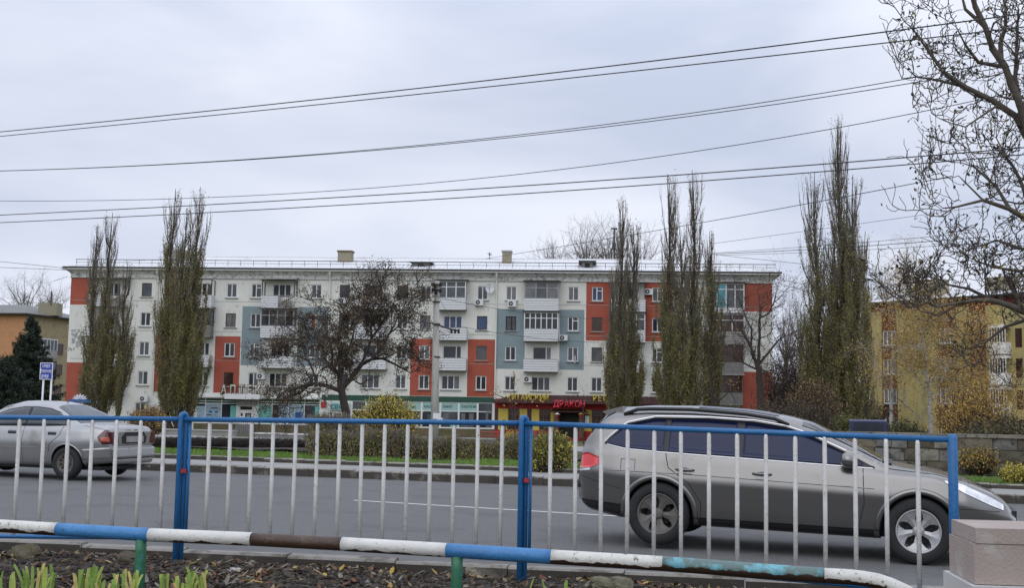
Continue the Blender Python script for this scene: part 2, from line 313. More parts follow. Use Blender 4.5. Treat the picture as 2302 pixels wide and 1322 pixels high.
def cellwall(s0, s1, z0, z1, holes, panels, base, depth=.16, revm=None):
    xs = sorted({s0, s1} | {round(min(max(v, s0), s1), 4) for h in holes for v in h[:2]} | {round(min(max(v, s0), s1), 4) for h in panels for v in h[:2]})
    zs = sorted({z0, z1} | {round(min(max(v, z0), z1), 4) for h in holes for v in h[2:4]} | {round(min(max(v, z0), z1), 4) for h in panels for v in h[2:4]})
    mb = MB()
    for i in range(len(xs)-1):
        if xs[i+1]-xs[i] < 1e-3: continue
        for j in range(len(zs)-1):
            if zs[j+1]-zs[j] < 1e-3: continue
            cx, cz = (xs[i]+xs[i+1])/2, (zs[j]+zs[j+1])/2
            if any(h[0] < cx < h[1] and h[2] < cz < h[3] for h in holes): continue
            m = base
            for p in panels:
                if p[0] < cx < p[1] and p[2] < cz < p[3]: m = p[4]; break
            mb.quad((xs[i], 0, zs[j]), (xs[i+1], 0, zs[j]), (xs[i+1], 0, zs[j+1]), (xs[i], 0, zs[j+1]), m)
    for (a, b, c, d) in holes:
        rm = revm or base
        for q in (((a,0,c),(b,0,c),(b,depth,c),(a,depth,c)), ((a,0,d),(a,depth,d),(b,depth,d),(b,0,d)), ((a,0,c),(a,depth,c),(a,depth,d),(a,0,d)), ((b,0,c),(b,0,d),(b,depth,d),(b,depth,c))):
            mb.quad(*q, rm)
    return mb
cellwall(0, BLEN, 0, ZTOP, holes, panels, white).obj('front_wall', bld)
DEP = 12.5
mb = MB(); mb.quad((0,0,0),(0,0,ZTOP),(0,DEP,ZTOP),(0,DEP,0), white); mb.quad((BLEN,0,0),(BLEN,DEP,0),(BLEN,DEP,ZTOP),(BLEN,0,ZTOP), white); mb.quad((0,DEP,0),(0,DEP,ZTOP),(BLEN,DEP,ZTOP),(BLEN,DEP,0), white)
mb.obj('side_wall', bld)
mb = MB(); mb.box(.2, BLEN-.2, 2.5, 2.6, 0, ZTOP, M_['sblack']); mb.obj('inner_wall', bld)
# cornice: frieze band, moulding, eave board
mb = MB(); mb.box(-.05, BLEN+.05, -.05, DEP+.05, ZTOP+.004, ZEAVE-.45, M_['trim']); mb.box(-.12, BLEN+.12, -.12, DEP+.12, ZTOP-.03, ZTOP+.004, M_['sill'])
for k, (o, a, b) in enumerate(((.14, .45, .33), (.26, .33, .21), (.42, .21, .12))): mb.box(-o, BLEN+o, -o, DEP+o, ZEAVE-a, ZEAVE-b, M_['trim'])
mb.box(-.75, BLEN+.75, -.72, DEP+.6, ZEAVE-.12, ZEAVE+.0, M_['cap'])
mb.obj('cornice', bld)
MB().box(-.55, BLEN+.8, -.80, -.72+.002, ZEAVE+.0, ZEAVE+.13, M_['gutter']).obj('gutter', bld)
# hip roof with corrugations
RH = 1.95; ex0, ex1, ey0, ey1 = -.7, BLEN+.7, -.7, DEP+.6; ry = (ey0+ey1)/2; rx0, rx1 = sx_(372, 580)-0, sx_(1578, 595)
rm = M_['roof']; zc = ZEAVE+.05
mb = MB(); mb.quad((ex0,ey0,zc),(ex1,ey0,zc),(rx1,ry,zc+RH),(rx0,ry,zc+RH), rm); mb.quad((ex1,ey1,zc),(ex0,ey1,zc),(rx0,ry,zc+RH),(rx1,ry,zc+RH), rm)
mb.add([(ex0,ey1,zc),(ex0,ey0,zc),(rx0,ry,zc+RH),(ex1,ey0,zc),(ex1,ey1,zc),(rx1,ry,zc+RH)], [(0,1,2),(3,4,5)], rm)
roof = mb.obj('roof', bld)
mb = MB(); k = 0
xx = ex0+.5
while xx < ex1-.4:                                       # raised ribs of the sheets
    tt = min(1, (xx-ex0)/(rx0-ex0), (ex1-xx)/(ex1-rx1)); mb.tube([(xx, ey0-.02, zc+.01), (xx, ey0+(ry-ey0)*tt, zc+.005+RH*tt)], .018, rm, 4, False); xx += .40
o = mb.obj('sheet_rib', roof); tag(o, kind='stuff')
mb = MB(); mb.tube([(rx0, ry, zc+RH+.03), (rx1, ry, zc+RH+.03)], .07, M_['roof'], 6); mb.tube([(ex1, ey0, zc+.03), (rx1, ry, zc+RH+.03)], .09, M_['cap'], 6); mb.tube([(ex0, ey0, zc+.03), (rx0, ry, zc+RH+.03)], .06, M_['roof'], 6); mb.obj('ridge_cap', roof)
# roof railing
rail = MB(); zr = zc+.30
rail.tube([(.5, -.35, zr+.50), (BLEN+.3, -.35, zr+.50)], .035, M_['iron'], 5); rail.tube([(.5, -.35, zr+.22), (BLEN+.3, -.35, zr+.22)], .018, M_['iron'], 4)
rl = rail.obj('roof_railing', bld)
pm_ = MB().tube([(0, 0, 0), (0, 0, .52)], .022, M_['iron'], 5).mesh('railing_post'); s = .6
while s < BLEN+.2: obj('railing_post', pm_, rl, (s, -.35, zr-.02)); s += 1.23
# chimneys, dormers, aerials
def chim(px, wpx, ytop, hb=1, cap=False):
    s = sx_(px, 590); wd = wpx/24.3; zt = FS(px, ytop, 5)[1]
    yc = 3.6; mb = MB(); mb.box(s-wd/2, s+wd/2, yc, yc+1.0, ZEAVE+.6, zt-.15, M_['brick']); mb.box(s-wd/2-.08, s+wd/2+.08, yc-.08, yc+1.08, zt-.15, zt, M_['plinth'] if cap else M_['sill']); mb.obj('chimney', bld)
chim(372, 28, 566); chim(756, 33, 567, 1, True); chim(1132, 21, 567, 1)
def dormer(px, w0, zt, label=None):
    s = sx_(px, 597); y0 = 1.4; z0 = ZEAVE+.35; mb = MB(); h = zt
    mb.prism([(s-w0/2, y0, z0), (s+w0/2, y0, z0), (s+w0/2, y0, z0+h), (s-w0/2, y0, z0+h)], (0, 3.2, 0), M_['slab'])
    mb.box(s-w0/2-.3, s+w0/2+.3, y0-.3, y0+3.4, z0+h, z0+h+.09, M_['gutter']); d = mb.obj('dormer', bld)
    MB().box(s-w0*.22, s+w0*.22, y0-.03, y0-.005, z0+.2, z0+h-.12, M_['sblack']).obj('dormer_opening', d)
dormer(942, 1.5, .62); dormer(1320, 1.05, .85)
mb = MB(); s = sx_(1087, 585); y = 6; z = zc+RH; mb.tube([(s, y, z-.3), (s, y, z+.65)], .03, M_['iron'], 5)
for j in range(5): a = j*.62; mb.tube([(s, y, z+.35), (s+.3*math.cos(a), y, z+.35+.3*math.sin(a))], .02, M_['iron'], 4)
mb.obj('aerial', bld)
# downpipes
for px in (350, 739, 1115, 1504):
    s = sx_(px, 760); mb = MB(); mb.tube([(s, -.12, ZEAVE-.55), (s, -.12, ZL[0]-.2)], .07, M_['white'], 8); mb.tube([(s, -.45, ZEAVE+.0), (s, -.45, ZEAVE-.35), (s, -.12, ZEAVE-.75)], [.13, .10, .07], M_['cap'], 8); mb.obj('downpipe', bld)
# thin ledge lines between storeys
mb = MB()
for k in (1, 2, 3): mb.box(.3, BLEN-.2, -.018, -.002, ZL[k]+.42, ZL[k]+.455, M_['sill'])
mb.obj('string_course', bld)
# ---- windows: frame (window) > pane, sill
_wc = {}
def winmesh(w, h, style):
    k = (round(w, 2), round(h, 2), style)
    if k in _wc: return _wc[k]
    fm = {'wood1': M_['woodf'], 'wood2': M_['woodf'], 'darkf': M_['sblack']}.get(style, M_['frame']); t = .075; a, b = -w/2, w/2; y0, y1 = .06, .13
    mb = MB(); mb.box(a, a+t, y0, y1, 0, h, fm); mb.box(b-t, b, y0, y1, 0, h, fm); mb.box(a+t, b-t, y0, y1, 0, t, fm); mb.box(a+t, b-t, y0, y1, h-t, h, fm)
    xs = {'two': [.5], 'redcurt': [.5], 'darkf': [.55], 'vent': [.45], 'wood1': [], 'wood2': [.6], 'three': [.34, .67], 'big': [.72], 'shop': []}.get(style, [])
    for x in xs: mb.box(a+w*x-t*.6, a+w*x+t*.6, y0+.003, y1-.003, t, h-t, fm)
    if style in ('vent', 'wood2'): mb.box(a+w*xs[0]+t*.6, b-t, y0+.006, y1-.006, h*.70, h*.70+t, fm)
    f = mb.mesh('window'); edges = [0]+xs+[1]; ps = []
    for i in range(len(edges)-1):
        l = a+w*edges[i]+t*.7; r_ = a+w*edges[i+1]-t*.7; ps.append(((l, r_)))
    _wc[k] = (f, ps); return _wc[k]
_pc = {}
def place_window(s, z, w, h, style, pm, sill, parent=None, y=0):
    parent = parent or bld; f, ps = winmesh(w, h, style); o = obj('window', f, parent, (s, y, z))
    for i, (l, r_) in enumerate(ps):
        pmn = pm if pm in M_ else 'pane'
        if style == 'redcurt' and i == 1: pmn = 'pane2'
        if pmn == 'pane' and random.random() < .35: pmn = random.choice(['pane3', 'pane2', 'pane'])
        key = (round(l, 3), round(r_, 3), round(h, 2), pmn)
        if key not in _pc: _pc[key] = MB().box(l, r_, .09, .105, .07, h-.07, M_[pmn]).mesh('pane')
        obj('pane', _pc[key], o)
    if sill:
        key = ('sill', round(w, 2))
        if key not in _pc: _pc[key] = MB().box(-w/2-.14, w/2+.14, -.14, .06, -.10, -.035, M_['sill']).mesh('sill')
        obj('sill', _pc[key], o)
    return o
for a in WIN: place_window(*a)
# ---- balconies: slab > parapet, glazing_frame, pane, canopy
def ribbed(s0, s1, y, z0, z1, m, pitch=.20):             # horizontal plank cladding
    mb = MB(); n = max(2, int((z1-z0)/pitch)); h = (z1-z0)/n
    for i in range(n):
        za, zb_ = z0+i*h+.020, z0+(i+1)*h-.012; j = random.uniform(-.012, .012); mb.box(s0, s1, y-.02+j, y+.01, za, zb_, m)
    mb.box(s0+.01, s1-.01, y+.012, y+.03, z0, z1, M_['slab'])
    for yy0, yy1, xx in ((y+.03, -.003, s0), (y+.03, -.003, s1-.03)): mb.box(xx, xx+.03, yy0, yy1, z0, z1, m)
    return mb
def balcony(px, r, kind='open', w=3.15, clad='clad', fm='frame', pm='pane3', depth=.95, py=None, cols=4, half=False):
    s = sx_(px, 760); zf = ROW[r]-.95; s0, s1 = s-w/2, s+w/2; zp = ROW[r]+.08
    b = MB().box(s0, s1, -depth, -.002, zf-.14, zf, M_['slab']).obj('balcony', bld)
    if kind == 'full': zp = zf+.35
    e1 = s0+w*.5 if half else s1
    ribbed(s0, e1, -depth-.03, zf-.10, zp, M_[clad]).obj('parapet', b)
    if half:
        mb = MB()
        for i in range(9): x = e1+(s1-e1)*i/8.0; mb.tube([(x, -depth, zf), (x, -depth, zp)], .014, M_['iron'], 4)
        mb.tube([(e1, -depth, zp), (s1, -depth, zp)], .025, M_['iron'], 5); mb.tube([(e1, -depth, zf+.3), (s1-.1, -depth+.3, zp)], .05, M_['brick'], 5); mb.box(e1+.25, s1-.4, -depth+.25, -depth+.5, zf+.003, zf+.62, M_['greyf']); mb.obj('railing', b)
    MB().box(s0-.03, s1+.03, -depth-.07, -depth+.03, zp+.002, zp+.05, M_['sill' if clad == 'clad' else 'iron']).obj('handrail', b)
    if kind in ('glazed', 'roofed', 'full', 'frame'):
        zt = ROW[r]+1.55; f = M_[fm]; t = .045; mb = MB(); y0, y1 = -depth-.03, -depth+.03
        n = cols
        for i in range(n+1):
            x = s0+t+(w-2*t)*i/n
            mb.box(x-t, x+t, y0, y1, zp+.052, zt, f)
        if kind != 'frame' or True:
            mb.box(s0, s1, y0-.004, y1+.004, zt, zt+.09, f)
        for xx in (s0, s1-.06): mb.box(xx, xx+.06, -.08, -.003, zp+.052, zt, f); mb.box(xx, xx+.06, -depth+.04, -.09, zt-.05, zt+.0, f)
        if kind in ('glazed', 'full') and cols >= 3: mb.box(s0+t, s1-t, y0+.004, y1-.004, zt-.50, zt-.43, f)
        mb.obj('glazing_frame', b)
        if kind in ('glazed', 'full'):
            for i in range(n):
                a = s0+2*t+(w-2*t)*i/n; c = s0+(w-2*t)*(i+1)/n
                MB().box(a, c, -depth-.008, -depth+.008, zp+.055, zt-.004, M_[pm if isinstance(pm, str) else pm[i % len(pm)]]).obj('pane', b)
            for xx in (s0+.02, s1-.05): MB().box(xx, xx+.02, -depth+.05, -.09, zp+.055, zt-.06, M_['pane3']).obj('side_pane', b)
        if kind != 'frame':
            mb = MB(); mb.prism([(s0-.15, -depth-.22, zt+.10), (s1+.15, -depth-.22, zt+.10), (s1+.15, -.003, zt+.30), (s0-.15, -.003, zt+.30)], (0, 0, .05), M_['greyf' if kind == 'roofed' or clad != 'clad' else 'gutter'])
            mb.obj('canopy', b)
    return b
balcony(628, 3, 'roofed', fm='iron', cols=1, half=True); balcony(628, 2, 'glazed', fm='greyf', pm=['pane', 'pane3', 'pane3', 'pane']); balcony(628, 1)
balcony(835, 3); balcony(835, 2); balcony(835, 1)
balcony(1015, 3, 'glazed', w=2.75, fm='frame', cols=3, pm='pane3'); balcony(1015, 2, w=3.0); balcony(1015, 1, w=3.0)
balcony(1217, 3, 'glazed', fm='greyf', cols=3, pm=['pane2', 'pane3', 'pane2']); balcony(1217, 2, 'glazed', fm='frame', cols=6, pm='pane'); balcony(1217, 1)
balcony(440, 3, 'frame', w=3.4, fm='iron', cols=1); balcony(440, 2, 'glazed', w=3.4, fm='iron', pm=['pane', 'pane', 'pane2', 'pane'], clad='slab'); balcony(440, 1, w=3.4)
balcony(1411, 3, 'roofed', fm='iron', cols=2); balcony(1411, 2, 'glazed', fm='frame', cols=4, pm='pane3'); balcony(1411, 1)
balcony(245, 3, 'roofed', w=3.5, fm='iron', cols=2, half=True); balcony(245, 2, w=3.5); balcony(245, 1, 'glazed', w=3.5, fm='greyf'); balcony(245, 0, 'glazed', w=3.5, fm='greyf', clad='greyf')
balcony(1630, 3, 'full', w=3.3, cols=4, pm=['panet', 'panet', 'pane3', 'pane3']); balcony(1630, 2, 'glazed', w=3.3, cols=3, pm='panebr', clad='greyf'); balcony(1628, 1, 'glazed', w=3.3, fm='woodf', cols=3, pm='panebr', clad='slab'); balcony(1626, 0, 'glazed', w=3.3, fm='woodf', cols=3, pm='panebr', clad='slab')
# butterflies painted on the left wall end
mb = MB()
for (px, py, sz, an) in ((152, 789, .22, .5), (157, 783, .20, -.4), (163, 786, .3, .3), (170, 769, .55, -.35), (176, 778, .3, .5), (168, 752, .4, .2), (174, 757, .45, -.2), (165, 744, .28, .1), (180, 746, .35, -.5), (183, 762, .4, .4), (153, 733, .12, 0)):
    s, z = FS(px, py); ca, sa = math.cos(an), math.sin(an)
    for sg in (-1, 1):
        pts = [(0, 0), (sg*.5, .55), (sg*.95, .35), (sg*.8, .02), (sg*.62, -.08), (sg*.65, -.45), (sg*.3, -.5)]
        mb.poly([(s+(x*ca-y*sa)*sz, -.006, z+(x*sa+y*ca)*sz) for x, y in pts], M_['sill'])
mb.obj('butterfly_painting', bld)

# ---- pharmacy front
def glazing(px0, px1, z0, z1, vs, hs, pf, py=925, t=.06):
    s0, s1 = sx_(px0, py), sx_(px1, py); f = M_['frame']; mb = MB(); mb.box(s0, s1, .02, .10, z0, z0+.09, f); mb.box(s0, s1, .02, .10, z1-.05, z1, f)
    xs = [s0+t/2]+[sx_(v, py) for v in vs]+[s1-t/2]
    for x in xs: mb.box(x-t/2, x+t/2, .022, .098, z0+.09, z1-.05, f)
    for hh in hs:
        for i in range(len(xs)-1): mb.box(xs[i]+t/2, xs[i+1]-t/2, .026, .094, hh-.035, hh+.035, f)
    fr = mb.obj('shop_window', bld); zs = [z0+.09]+sorted(hs)+[z1-.05]
    for i in range(len(xs)-1):
        for j in range(len(zs)-1):
            MB().box(xs[i]+t/2, xs[i+1]-t/2, .055, .065, zs[j]+(.035 if j else 0), zs[j+1]-(.035 if j < len(zs)-2 else 0), M_[pf(i, j)]).obj('pane', fr)
    return fr
zh1, zh2 = FS(500, 902)[1], FS(500, 907.5)[1]
def flat(name, p0, y0, p1, y1, m, yo, par, t=.02):
    a = FS(p0, y0); b = FS(p1, y1); return MB().box(a[0], b[0], yo-t, yo, min(a[1], b[1]), max(a[1], b[1]), m).obj(name, par)
g1 = glazing(441, 532, ZSB, ZST, (461, 497.5), (zh1, zh2), lambda i, j: 'dgreen' if j == 2 else ('dgreen' if j == 1 else ('pane', 'poster', 'pane')[i]))
flat('poster', 443, 913, 460, 952, M_['poster'], .05, g1); flat('poster', 518, 912, 531, 952, M_['teal'], .05, g1)
flat('poster', 463, 940, 496, 952, M_['bposter'], .05, g1); flat('poster', 445, 944, 460, 952, M_['bposter'], .045, g1)
g2 = glazing(579, 719, ZSB, ZST, (611.5, 648, 684), (zh1, zh2), lambda i, j: 'dgreen' if j >= 1 else ('teal', 'pane', 'poster', 'pane')[i])
flat('poster', 626, 913, 646.5, 953, M_['poster'], .05, g2); flat('poster', 708, 914, 718, 952, M_['teal'], .05, g2); flat('poster', 691, 933, 707, 952, M_['pane2'], .05, g2)
for a, b, c in ((632, 645, 929), (650, 680, 940), (664, 677, 927)): flat('poster', a, c, b, 953, M_['bposter'], .045, g2, .004)
for (px, py, w_, h_) in ((473, 926, 7, 4), (486, 926, 6, 4), (481, 918, 16, 3), (470, 933, 10, 3), (637, 932, 8, 4), (670, 930, 9, 4), (660, 918, 20, 2.5)):
    flat('poster_print', px-w_/2, py-h_/2, px+w_/2, py+h_/2, M_['bposter' if h_ > 3.5 else 'pane3'], .042 if px < 600 else .038, g1 if px < 600 else g2, .004)
# canopy beams
mb = MB(); zc0, zc1 = FS(600, 896)[1], FS(600, 891.5)[1]; mb.box(sA-.1, sB, -.42, -.003, zc0, zc1, M_['cap']); mb.obj('shop_ledge', bld)
mb = MB(); a = sx_(511, 893); b = sx_(590, 893); mb.box(a, b, -.9, -.425, zc0-.12, zc1+.17, M_['cap']); mb.obj('entrance_canopy', bld)
mb = MB(); mb.box(sx_(532, 905), sx_(579, 905), -.35, -.003, FS(555, 910)[1], zc0-.004, M_['slab']); mb.obj('entrance_lintel', bld)
# door
d0, d1 = sx_(538, 930), sx_(569, 930); zd0, zd1 = FS(550, 967)[1], FS(550, 912)[1]
dr = MB().box(d0, d1, .06, .12, zd0, zd1, M_['cap']).obj('shop_door', bld); flat('door_glass', 540, 914, 566, 922, M_['sblack'], .055, dr, .006); flat('door_glass', 551, 929, 564, 950, M_['sblack'], .055, dr, .006); flat('door_sign', 554, 932, 562, 944, M_['poster'], .047, dr, .004); flat('door_glass', 541, 929, 545, 936, M_['sblack'], .055, dr, .006)
st = MB()
for i in range(4): st.box(d0-.2+.02*i, d1+.2-.02*i, -1.6+.35*i, -.004, .004+.32*i*.8, .004+.32*(i+1)*.8, M_['slab'])
st.obj('entrance_steps', bld)
mb = MB(); 
for i in range(9): x = d0-.1+(d1-d0+.1)*i/8; mb.tube([(x, -1.7, .2), (x, -1.7, 1.35)], .015, M_['iron'], 4)
mb.tube([(d0-.1, -1.7, 1.35), (d1, -1.7, 1.35)], .025, M_['iron'], 5); mb.obj('entrance_railing', bld)
# second shop
s0_, s1_ = sx_(738, 930), sx_(776, 930); dr = MB().box(s0_, s1_, .06, .12, FS(757, 968)[1], FS(757, 924)[1], M_['cap']).obj('shop_door', bld)
flat('door_glass', 752, 930, 766, 957, M_['sblack'], .055, dr, .006); flat('door_glass', 742, 927, 746, 934, M_['sblack'], .055, dr, .006); flat('door_sign', 755, 934, 762, 942, M_['cap'], .047, dr, .004)
zh = FS(950, 924)[1]
g3 = glazing(788, 1110, ZSB2, ZST2, (822, 862, 905, 947.5, 989.5, 1031, 1073.5), (zh,), lambda i, j: ('paleteal' if j and 0 < i < 7 else ('pane', 'pane3', 'pane', 'panet', 'pane', 'pane', 'pane3', 'pane3')[(i*3+j) % 8]), py=935, t=.16)
for a, b, y0, y1, mm in ((1012, 1030, 948, 962, 'teal'), (1036, 1064, 930, 962, 'pane2'), (995, 1008, 930, 950, 'pane2'), (960, 978, 932, 950, 'pane3'), (1092, 1108, 926, 962, 'pane2'), (925, 940, 950, 961, 'cap'), (1098, 1104, 930, 944, 'sblack'), (1046, 1054, 928, 944, 'sblack')): flat('poster', a, y0, b, y1, M_[mm], .045 if mm != 'sblack' else .02, g3)
# ------------------------------------------------------------------ restaurant front
a = sD+.02; b = sx_(1500, 930); zt = FS(1250, 889)[1]; zb = FS(1250, 905)[1]
mb = MB(); mr_ = M_['maroon']
mb.add([(a-.1, -1.1, zb), (b+.6, -1.1, zb), (b-1.0, -.02, zt), (a+1.6, -.02, zt), (a-.1, -.02, zb), (b+.6, -.02, zb)], [(0, 1, 2, 3), (0, 3, 4), (1, 5, 2), (0, 4, 5, 1)], mr_)
mb.box(a-.1, b+.6, -1.14, -1.102, zb-.12, zb+.02, mr_); canopy = mb.obj('restaurant_canopy', bld)
mb = MB(); x = a+.1
while x < b+.4:
    u0 = (x-a)/1.7; tt = max(0, min(1, (x-a+.1)/1.7, (b+.6-x)/1.6)); mb.tube([(x, -1.12, zb+.01), (x, -1.1+1.07*tt, zb+(zt-zb)*tt+.02)], .02, mr_, 4, False); x += .42
tag(mb.obj('roof_seam', canopy), kind='stuff')
for p0, p1 in RW:
    s0, s1 = sx_(p0, 940), sx_(p1, 940); z0, z1 = rzy0+.05, rzy1-.03; mb = MB(); f = M_['woodf']; w_ = s1-s0; h_ = z1-z0
    for i in range(4): mb.box(s0+w_*i/3-.03 if 0 < i < 3 else (s0 if i == 0 else s1-.06), s0+w_*i/3+.03 if 0 < i < 3 else (s0+.06 if i == 0 else s1), .04, .10, z0, z1, f)
    for j in range(5): zz = z0+h_*j/4; mb.box(s0+.06, s1-.06, .046, .094, max(z0, zz-.025), min(z1, zz+.025), f)
    o = mb.obj('window', bld); MB().box(s0+.02, s1-.02, .065, .075, z0+.01, z1-.01, M_['panebr']).obj('pane', o)
z0, z1 = FS(1280, 985)[1], FS(1280, 928)[1]; s0, s1 = sx_(1259, 940), sx_(1300, 940)
MB().box(s0, s1, .25, .3, z0, z1, M_['sblack']).obj('restaurant_door', bld)
mb = MB(); mb.box(s0-.55, s0-.1, -.7, -.25, z0, z1-.3, M_['woodf']); mb.box(s1+.1, s1+.5, -.7, -.25, z0, z1-.3, M_['woodf']); mb.obj('porch_post', bld)
mb = MB(); mb.prism([(s0-1.0, -.9, z1+.02), (s1+.9, -.9, z1+.02), (s1+.5, -.15, z1+.25), (s0-.6, -.15, z1+.25)], (0, 0, .08), M_['maroon']); mb.obj('porch_roof', bld)
for px, mm, lb in ((1253.5, 'cap', 'white topped lantern left of the restaurant door'), (1306, 'lf_o', 'orange topped lantern right of the restaurant door')):
    s, z = FS(px, 932); t = empty('lantern', (0, 0, 0), 0); 
    t.location = (A0.x+s*BC+.85*BS, A0.y+s*BS-.85*BC, z+ZB); tag(t, lb, 'lantern', 'lanterns beside the restaurant door')
    MB().tube([(0, 0, .16), (0, 0, .04), (0, 0, 0)], [.04, .20, .24], M_[mm], 8).obj('lantern_cap', t); MB().tube([(0, 0, -.001), (0, 0, -.35)], [.13, .10], M_['rred'], 8).obj('lantern_body', t)
mb = MB(); sm, zm = FS(1320, 945); mb.box(sm-.28, sm+.28, -.06, -.01, zm-.6, zm+.55, M_['woodf']); mb.obj('menu_board', bld); MB().box(sm-.2, sm+.2, -.075, -.062, zm-.5, zm+.4, M_['cap']).obj('menu_sheet', bld)
# ------------------------------------------------------------------ lettering
_ft = {}
def glyph(ch, size, ext, m, squash=1.0, shear=0., fat=.012):
    k = (ch, round(size, 3), ext, m.name, squash, shear, fat)
    if k in _ft: return _ft[k]
    cu = bpy.data.curves.new('t', 'FONT'); cu.body = ch; cu.size = 1; cu.extrude = .0; cu.resolution_u = 2; cu.offset = fat
    o = bpy.data.objects.new('t', cu); COL.objects.link(o); dg = bpy.context.evaluated_depsgraph_get(); me = bpy.data.meshes.new_from_object(o.evaluated_get(dg)); bpy.data.objects.remove(o)
    bm = bmesh.new(); bm.from_mesh(me)
    bmesh.ops.remove_doubles(bm, verts=bm.verts, dist=1e-5)
    if bm.verts:
        x0 = min(v.co.x for v in bm.verts); x1 = max(v.co.x for v in bm.verts)
        for v in bm.verts: v.co = Vector(((v.co.x-x0)*size*squash + shear*v.co.y*size, 0, v.co.y*size))
        geo = bm.faces[:]; r = bmesh.ops.extrude_face_region(bm, geom=geo); bmesh.ops.translate(bm, verts=[g for g in r['geom'] if isinstance(g, bmesh.types.BMVert)], vec=(0, -ext, 0)); wd = (x1-x0)*size*squash
    else: wd = size*.3
    bm.to_mesh(me); bm.free(); me.materials.clear(); me.materials.append(m); me.name = 'letter'; _ft[k] = (me, wd); return _ft[k]
def letters(parent, text, width, size, m, ext=.08, y=0., z=0., x=0., gap=.12, shear=0., name='letter', fat=.012):
    gl = [glyph(c, size, ext, m, 1.0, shear, .012) if c != ' ' else None for c in text]
    tot = sum(g[1] if g else size*.35 for g in gl) + gap*size*(len(text)-1); sq = width/tot
    w0 = [g[1]*sq if g else 0 for g in gl]; gl = [glyph(c, size, ext, m, round(sq, 3), shear, fat) if c != ' ' else None for c in text]; cx = x
    for g, w_ in zip(gl, w0):
        if g: obj(name, g[0], parent, (cx-(g[1]-w_)/2, y, z)); cx += w_+gap*size*sq
        else: cx += size*.35*sq+gap*size*sq
def on_facade(s, z, yo): return (A0.x+s*BC-yo*BS, A0.y+s*BS+yo*BC, z+ZB)
def sign(name, px0, px1, ytop, ybot, text, m, yo, label, ext=.12, gap=.15, back=None, bpad=0, shear=0., outline=None):
    a = FS((px0), ybot, yo); b = FS(px1, ytop, yo); t = empty(name, on_facade(a[0], a[1], yo), BANG, label, 'sign')
    h = (b[1]-a[1]) + (px1-px0)*.0165/24*.5
    if back: MB().box(-bpad, b[0]-a[0]+bpad, .02, .12, -bpad*1.0, h+bpad, back).obj('sign_board', t)
    if outline: letters(t, text, b[0]-a[0], h/.72, outline, ext*.8, .02, 0, 0, gap, shear, 'letter_edge', .075)
    letters(t, text, b[0]-a[0], h/.72, m, ext, 0, 0, 0, gap, shear)
    return t
t = sign('shop_sign', 497, 608, 868.5, 886, 'АПТЕКА', M_['lcream'], -.55, 'large cream letters spelling АПТЕКА standing on the pharmacy ledge', .16, .42, outline=M_['woodf'])
mb = MB(); mb.tube([(0, .1, -.02), (4.6, .1, -.02)], .03, M_['iron'], 5); mb.tube([(0, .1, .6), (4.6, .1, .6)], .02, M_['iron'], 4); mb.obj('sign_frame', t)
sign('shop_sign', 1140, 1233, 888.5, 900, 'КИТАЙСКИЙ', M_['lyel'], -.75, 'yellow letters spelling КИТАЙСКИЙ on the maroon restaurant roof', .1, .10)
sign('shop_sign', 1333, 1432, 890.5, 902, 'РЕСТОРАН', M_['lyel'], -.75, 'yellow letters spelling РЕСТОРАН on the maroon roof, partly behind a poplar', .1, .30)
sign('shop_sign', 1244, 1315, 902, 915, 'ДРАКОН', M_['lred'], -1.2, 'red letters spelling ДРАКОН above the restaurant door', .1, .08)
sign('shop_sign', 744, 783, 910, 919, 'СВЯЗЬ', mat('teal_letters', (.02,.22,.24), .5), -.25, 'pale turquoise box sign reading СВЯЗЬ beside the pharmacy', .03, .08, M_['paleteal'], .12)
a = FS(722, 917); t = empty('wall_sign', on_facade(a[0], a[1], -.1), BANG, 'small red sign with a rounded corner on the white shop wall', 'sign')
MB().prism([(0, 0, 0), (.3, 0, 0), (.45, 0, .08), (.5, 0, .25), (.5, 0, .55), (0, 0, .55)], (0, .08, 0), M_['rred']).obj('sign_board', t)
mb = MB()
for k in range(3): mb.box(.10, .38, -.008, -.002, .15+.12*k, .19+.12*k, M_['lred'])
mb.obj('sign_print', t)
for (p0, p1, tx) in ((830, 858, 'ПРОДАЖИ'), (915, 934, 'ЦЕНЫ'), (953, 986, 'МАССАЖ'), (996, 1017, 'БАНКНОТ'), (1036, 1070, 'ТЕХНОЛОГИИ')):
    a = FS(p0, 917, -.02); b = FS(p1, 911, -.02); tt = empty('window_lettering', (a[0], .045, a[1]), 0, parent=bld); letters(tt, tx, b[0]-a[0], .33, M_['dgreen'], .01, 0, 0, 0, .1)
# ------------------------------------------------------------------ air conditioners and dishes on the facade
def aircon(px, py, label, side=0):
    a = FS(px, py, -.3); t = empty('air_conditioner', on_facade(a[0], a[1]-.28, -.1), BANG, label, 'air conditioner', 'air conditioners on the long facade')
    MB().box(-.40, .40, -.36, -.06, 0, .55, M_['clad']).obj('casing', t); ring = []
    mb = MB(); mb.tube([(-.1, -.362, .28), (-.1, -.375, .28)], .21, M_['iron'], 14); mb.tube([(-.1, -.376, .28), (-.1, -.38, .28)], .07, M_['clad'], 8); mb.obj('fan_grille', t)
    mb = MB()
    for x in (-.3, .3): mb.box(x-.02, x+.02, -.38, .09, -.05, -.005, M_['iron'])
    mb.obj('bracket', t)
aircon(770, 676, 'air conditioner under the top floor window right of the second downpipe'); aircon(587, 846, 'air conditioner left of the second floor window above the pharmacy sign'); aircon(1077, 680, 'air conditioner below the satellite dish window on the top floor')
aircon(1151, 683, 'air conditioner below the top floor window right of the third downpipe'); aircon(1266, 760, 'air conditioner right of the white latticed balcony'); aircon(1186, 853, 'air conditioner above the yellow restaurant letters'); aircon(1458, 656, 'air conditioner on the red top floor panel between the poplars'); aircon(323, 897, 'air conditioner low on the left facade above the ground floor window')
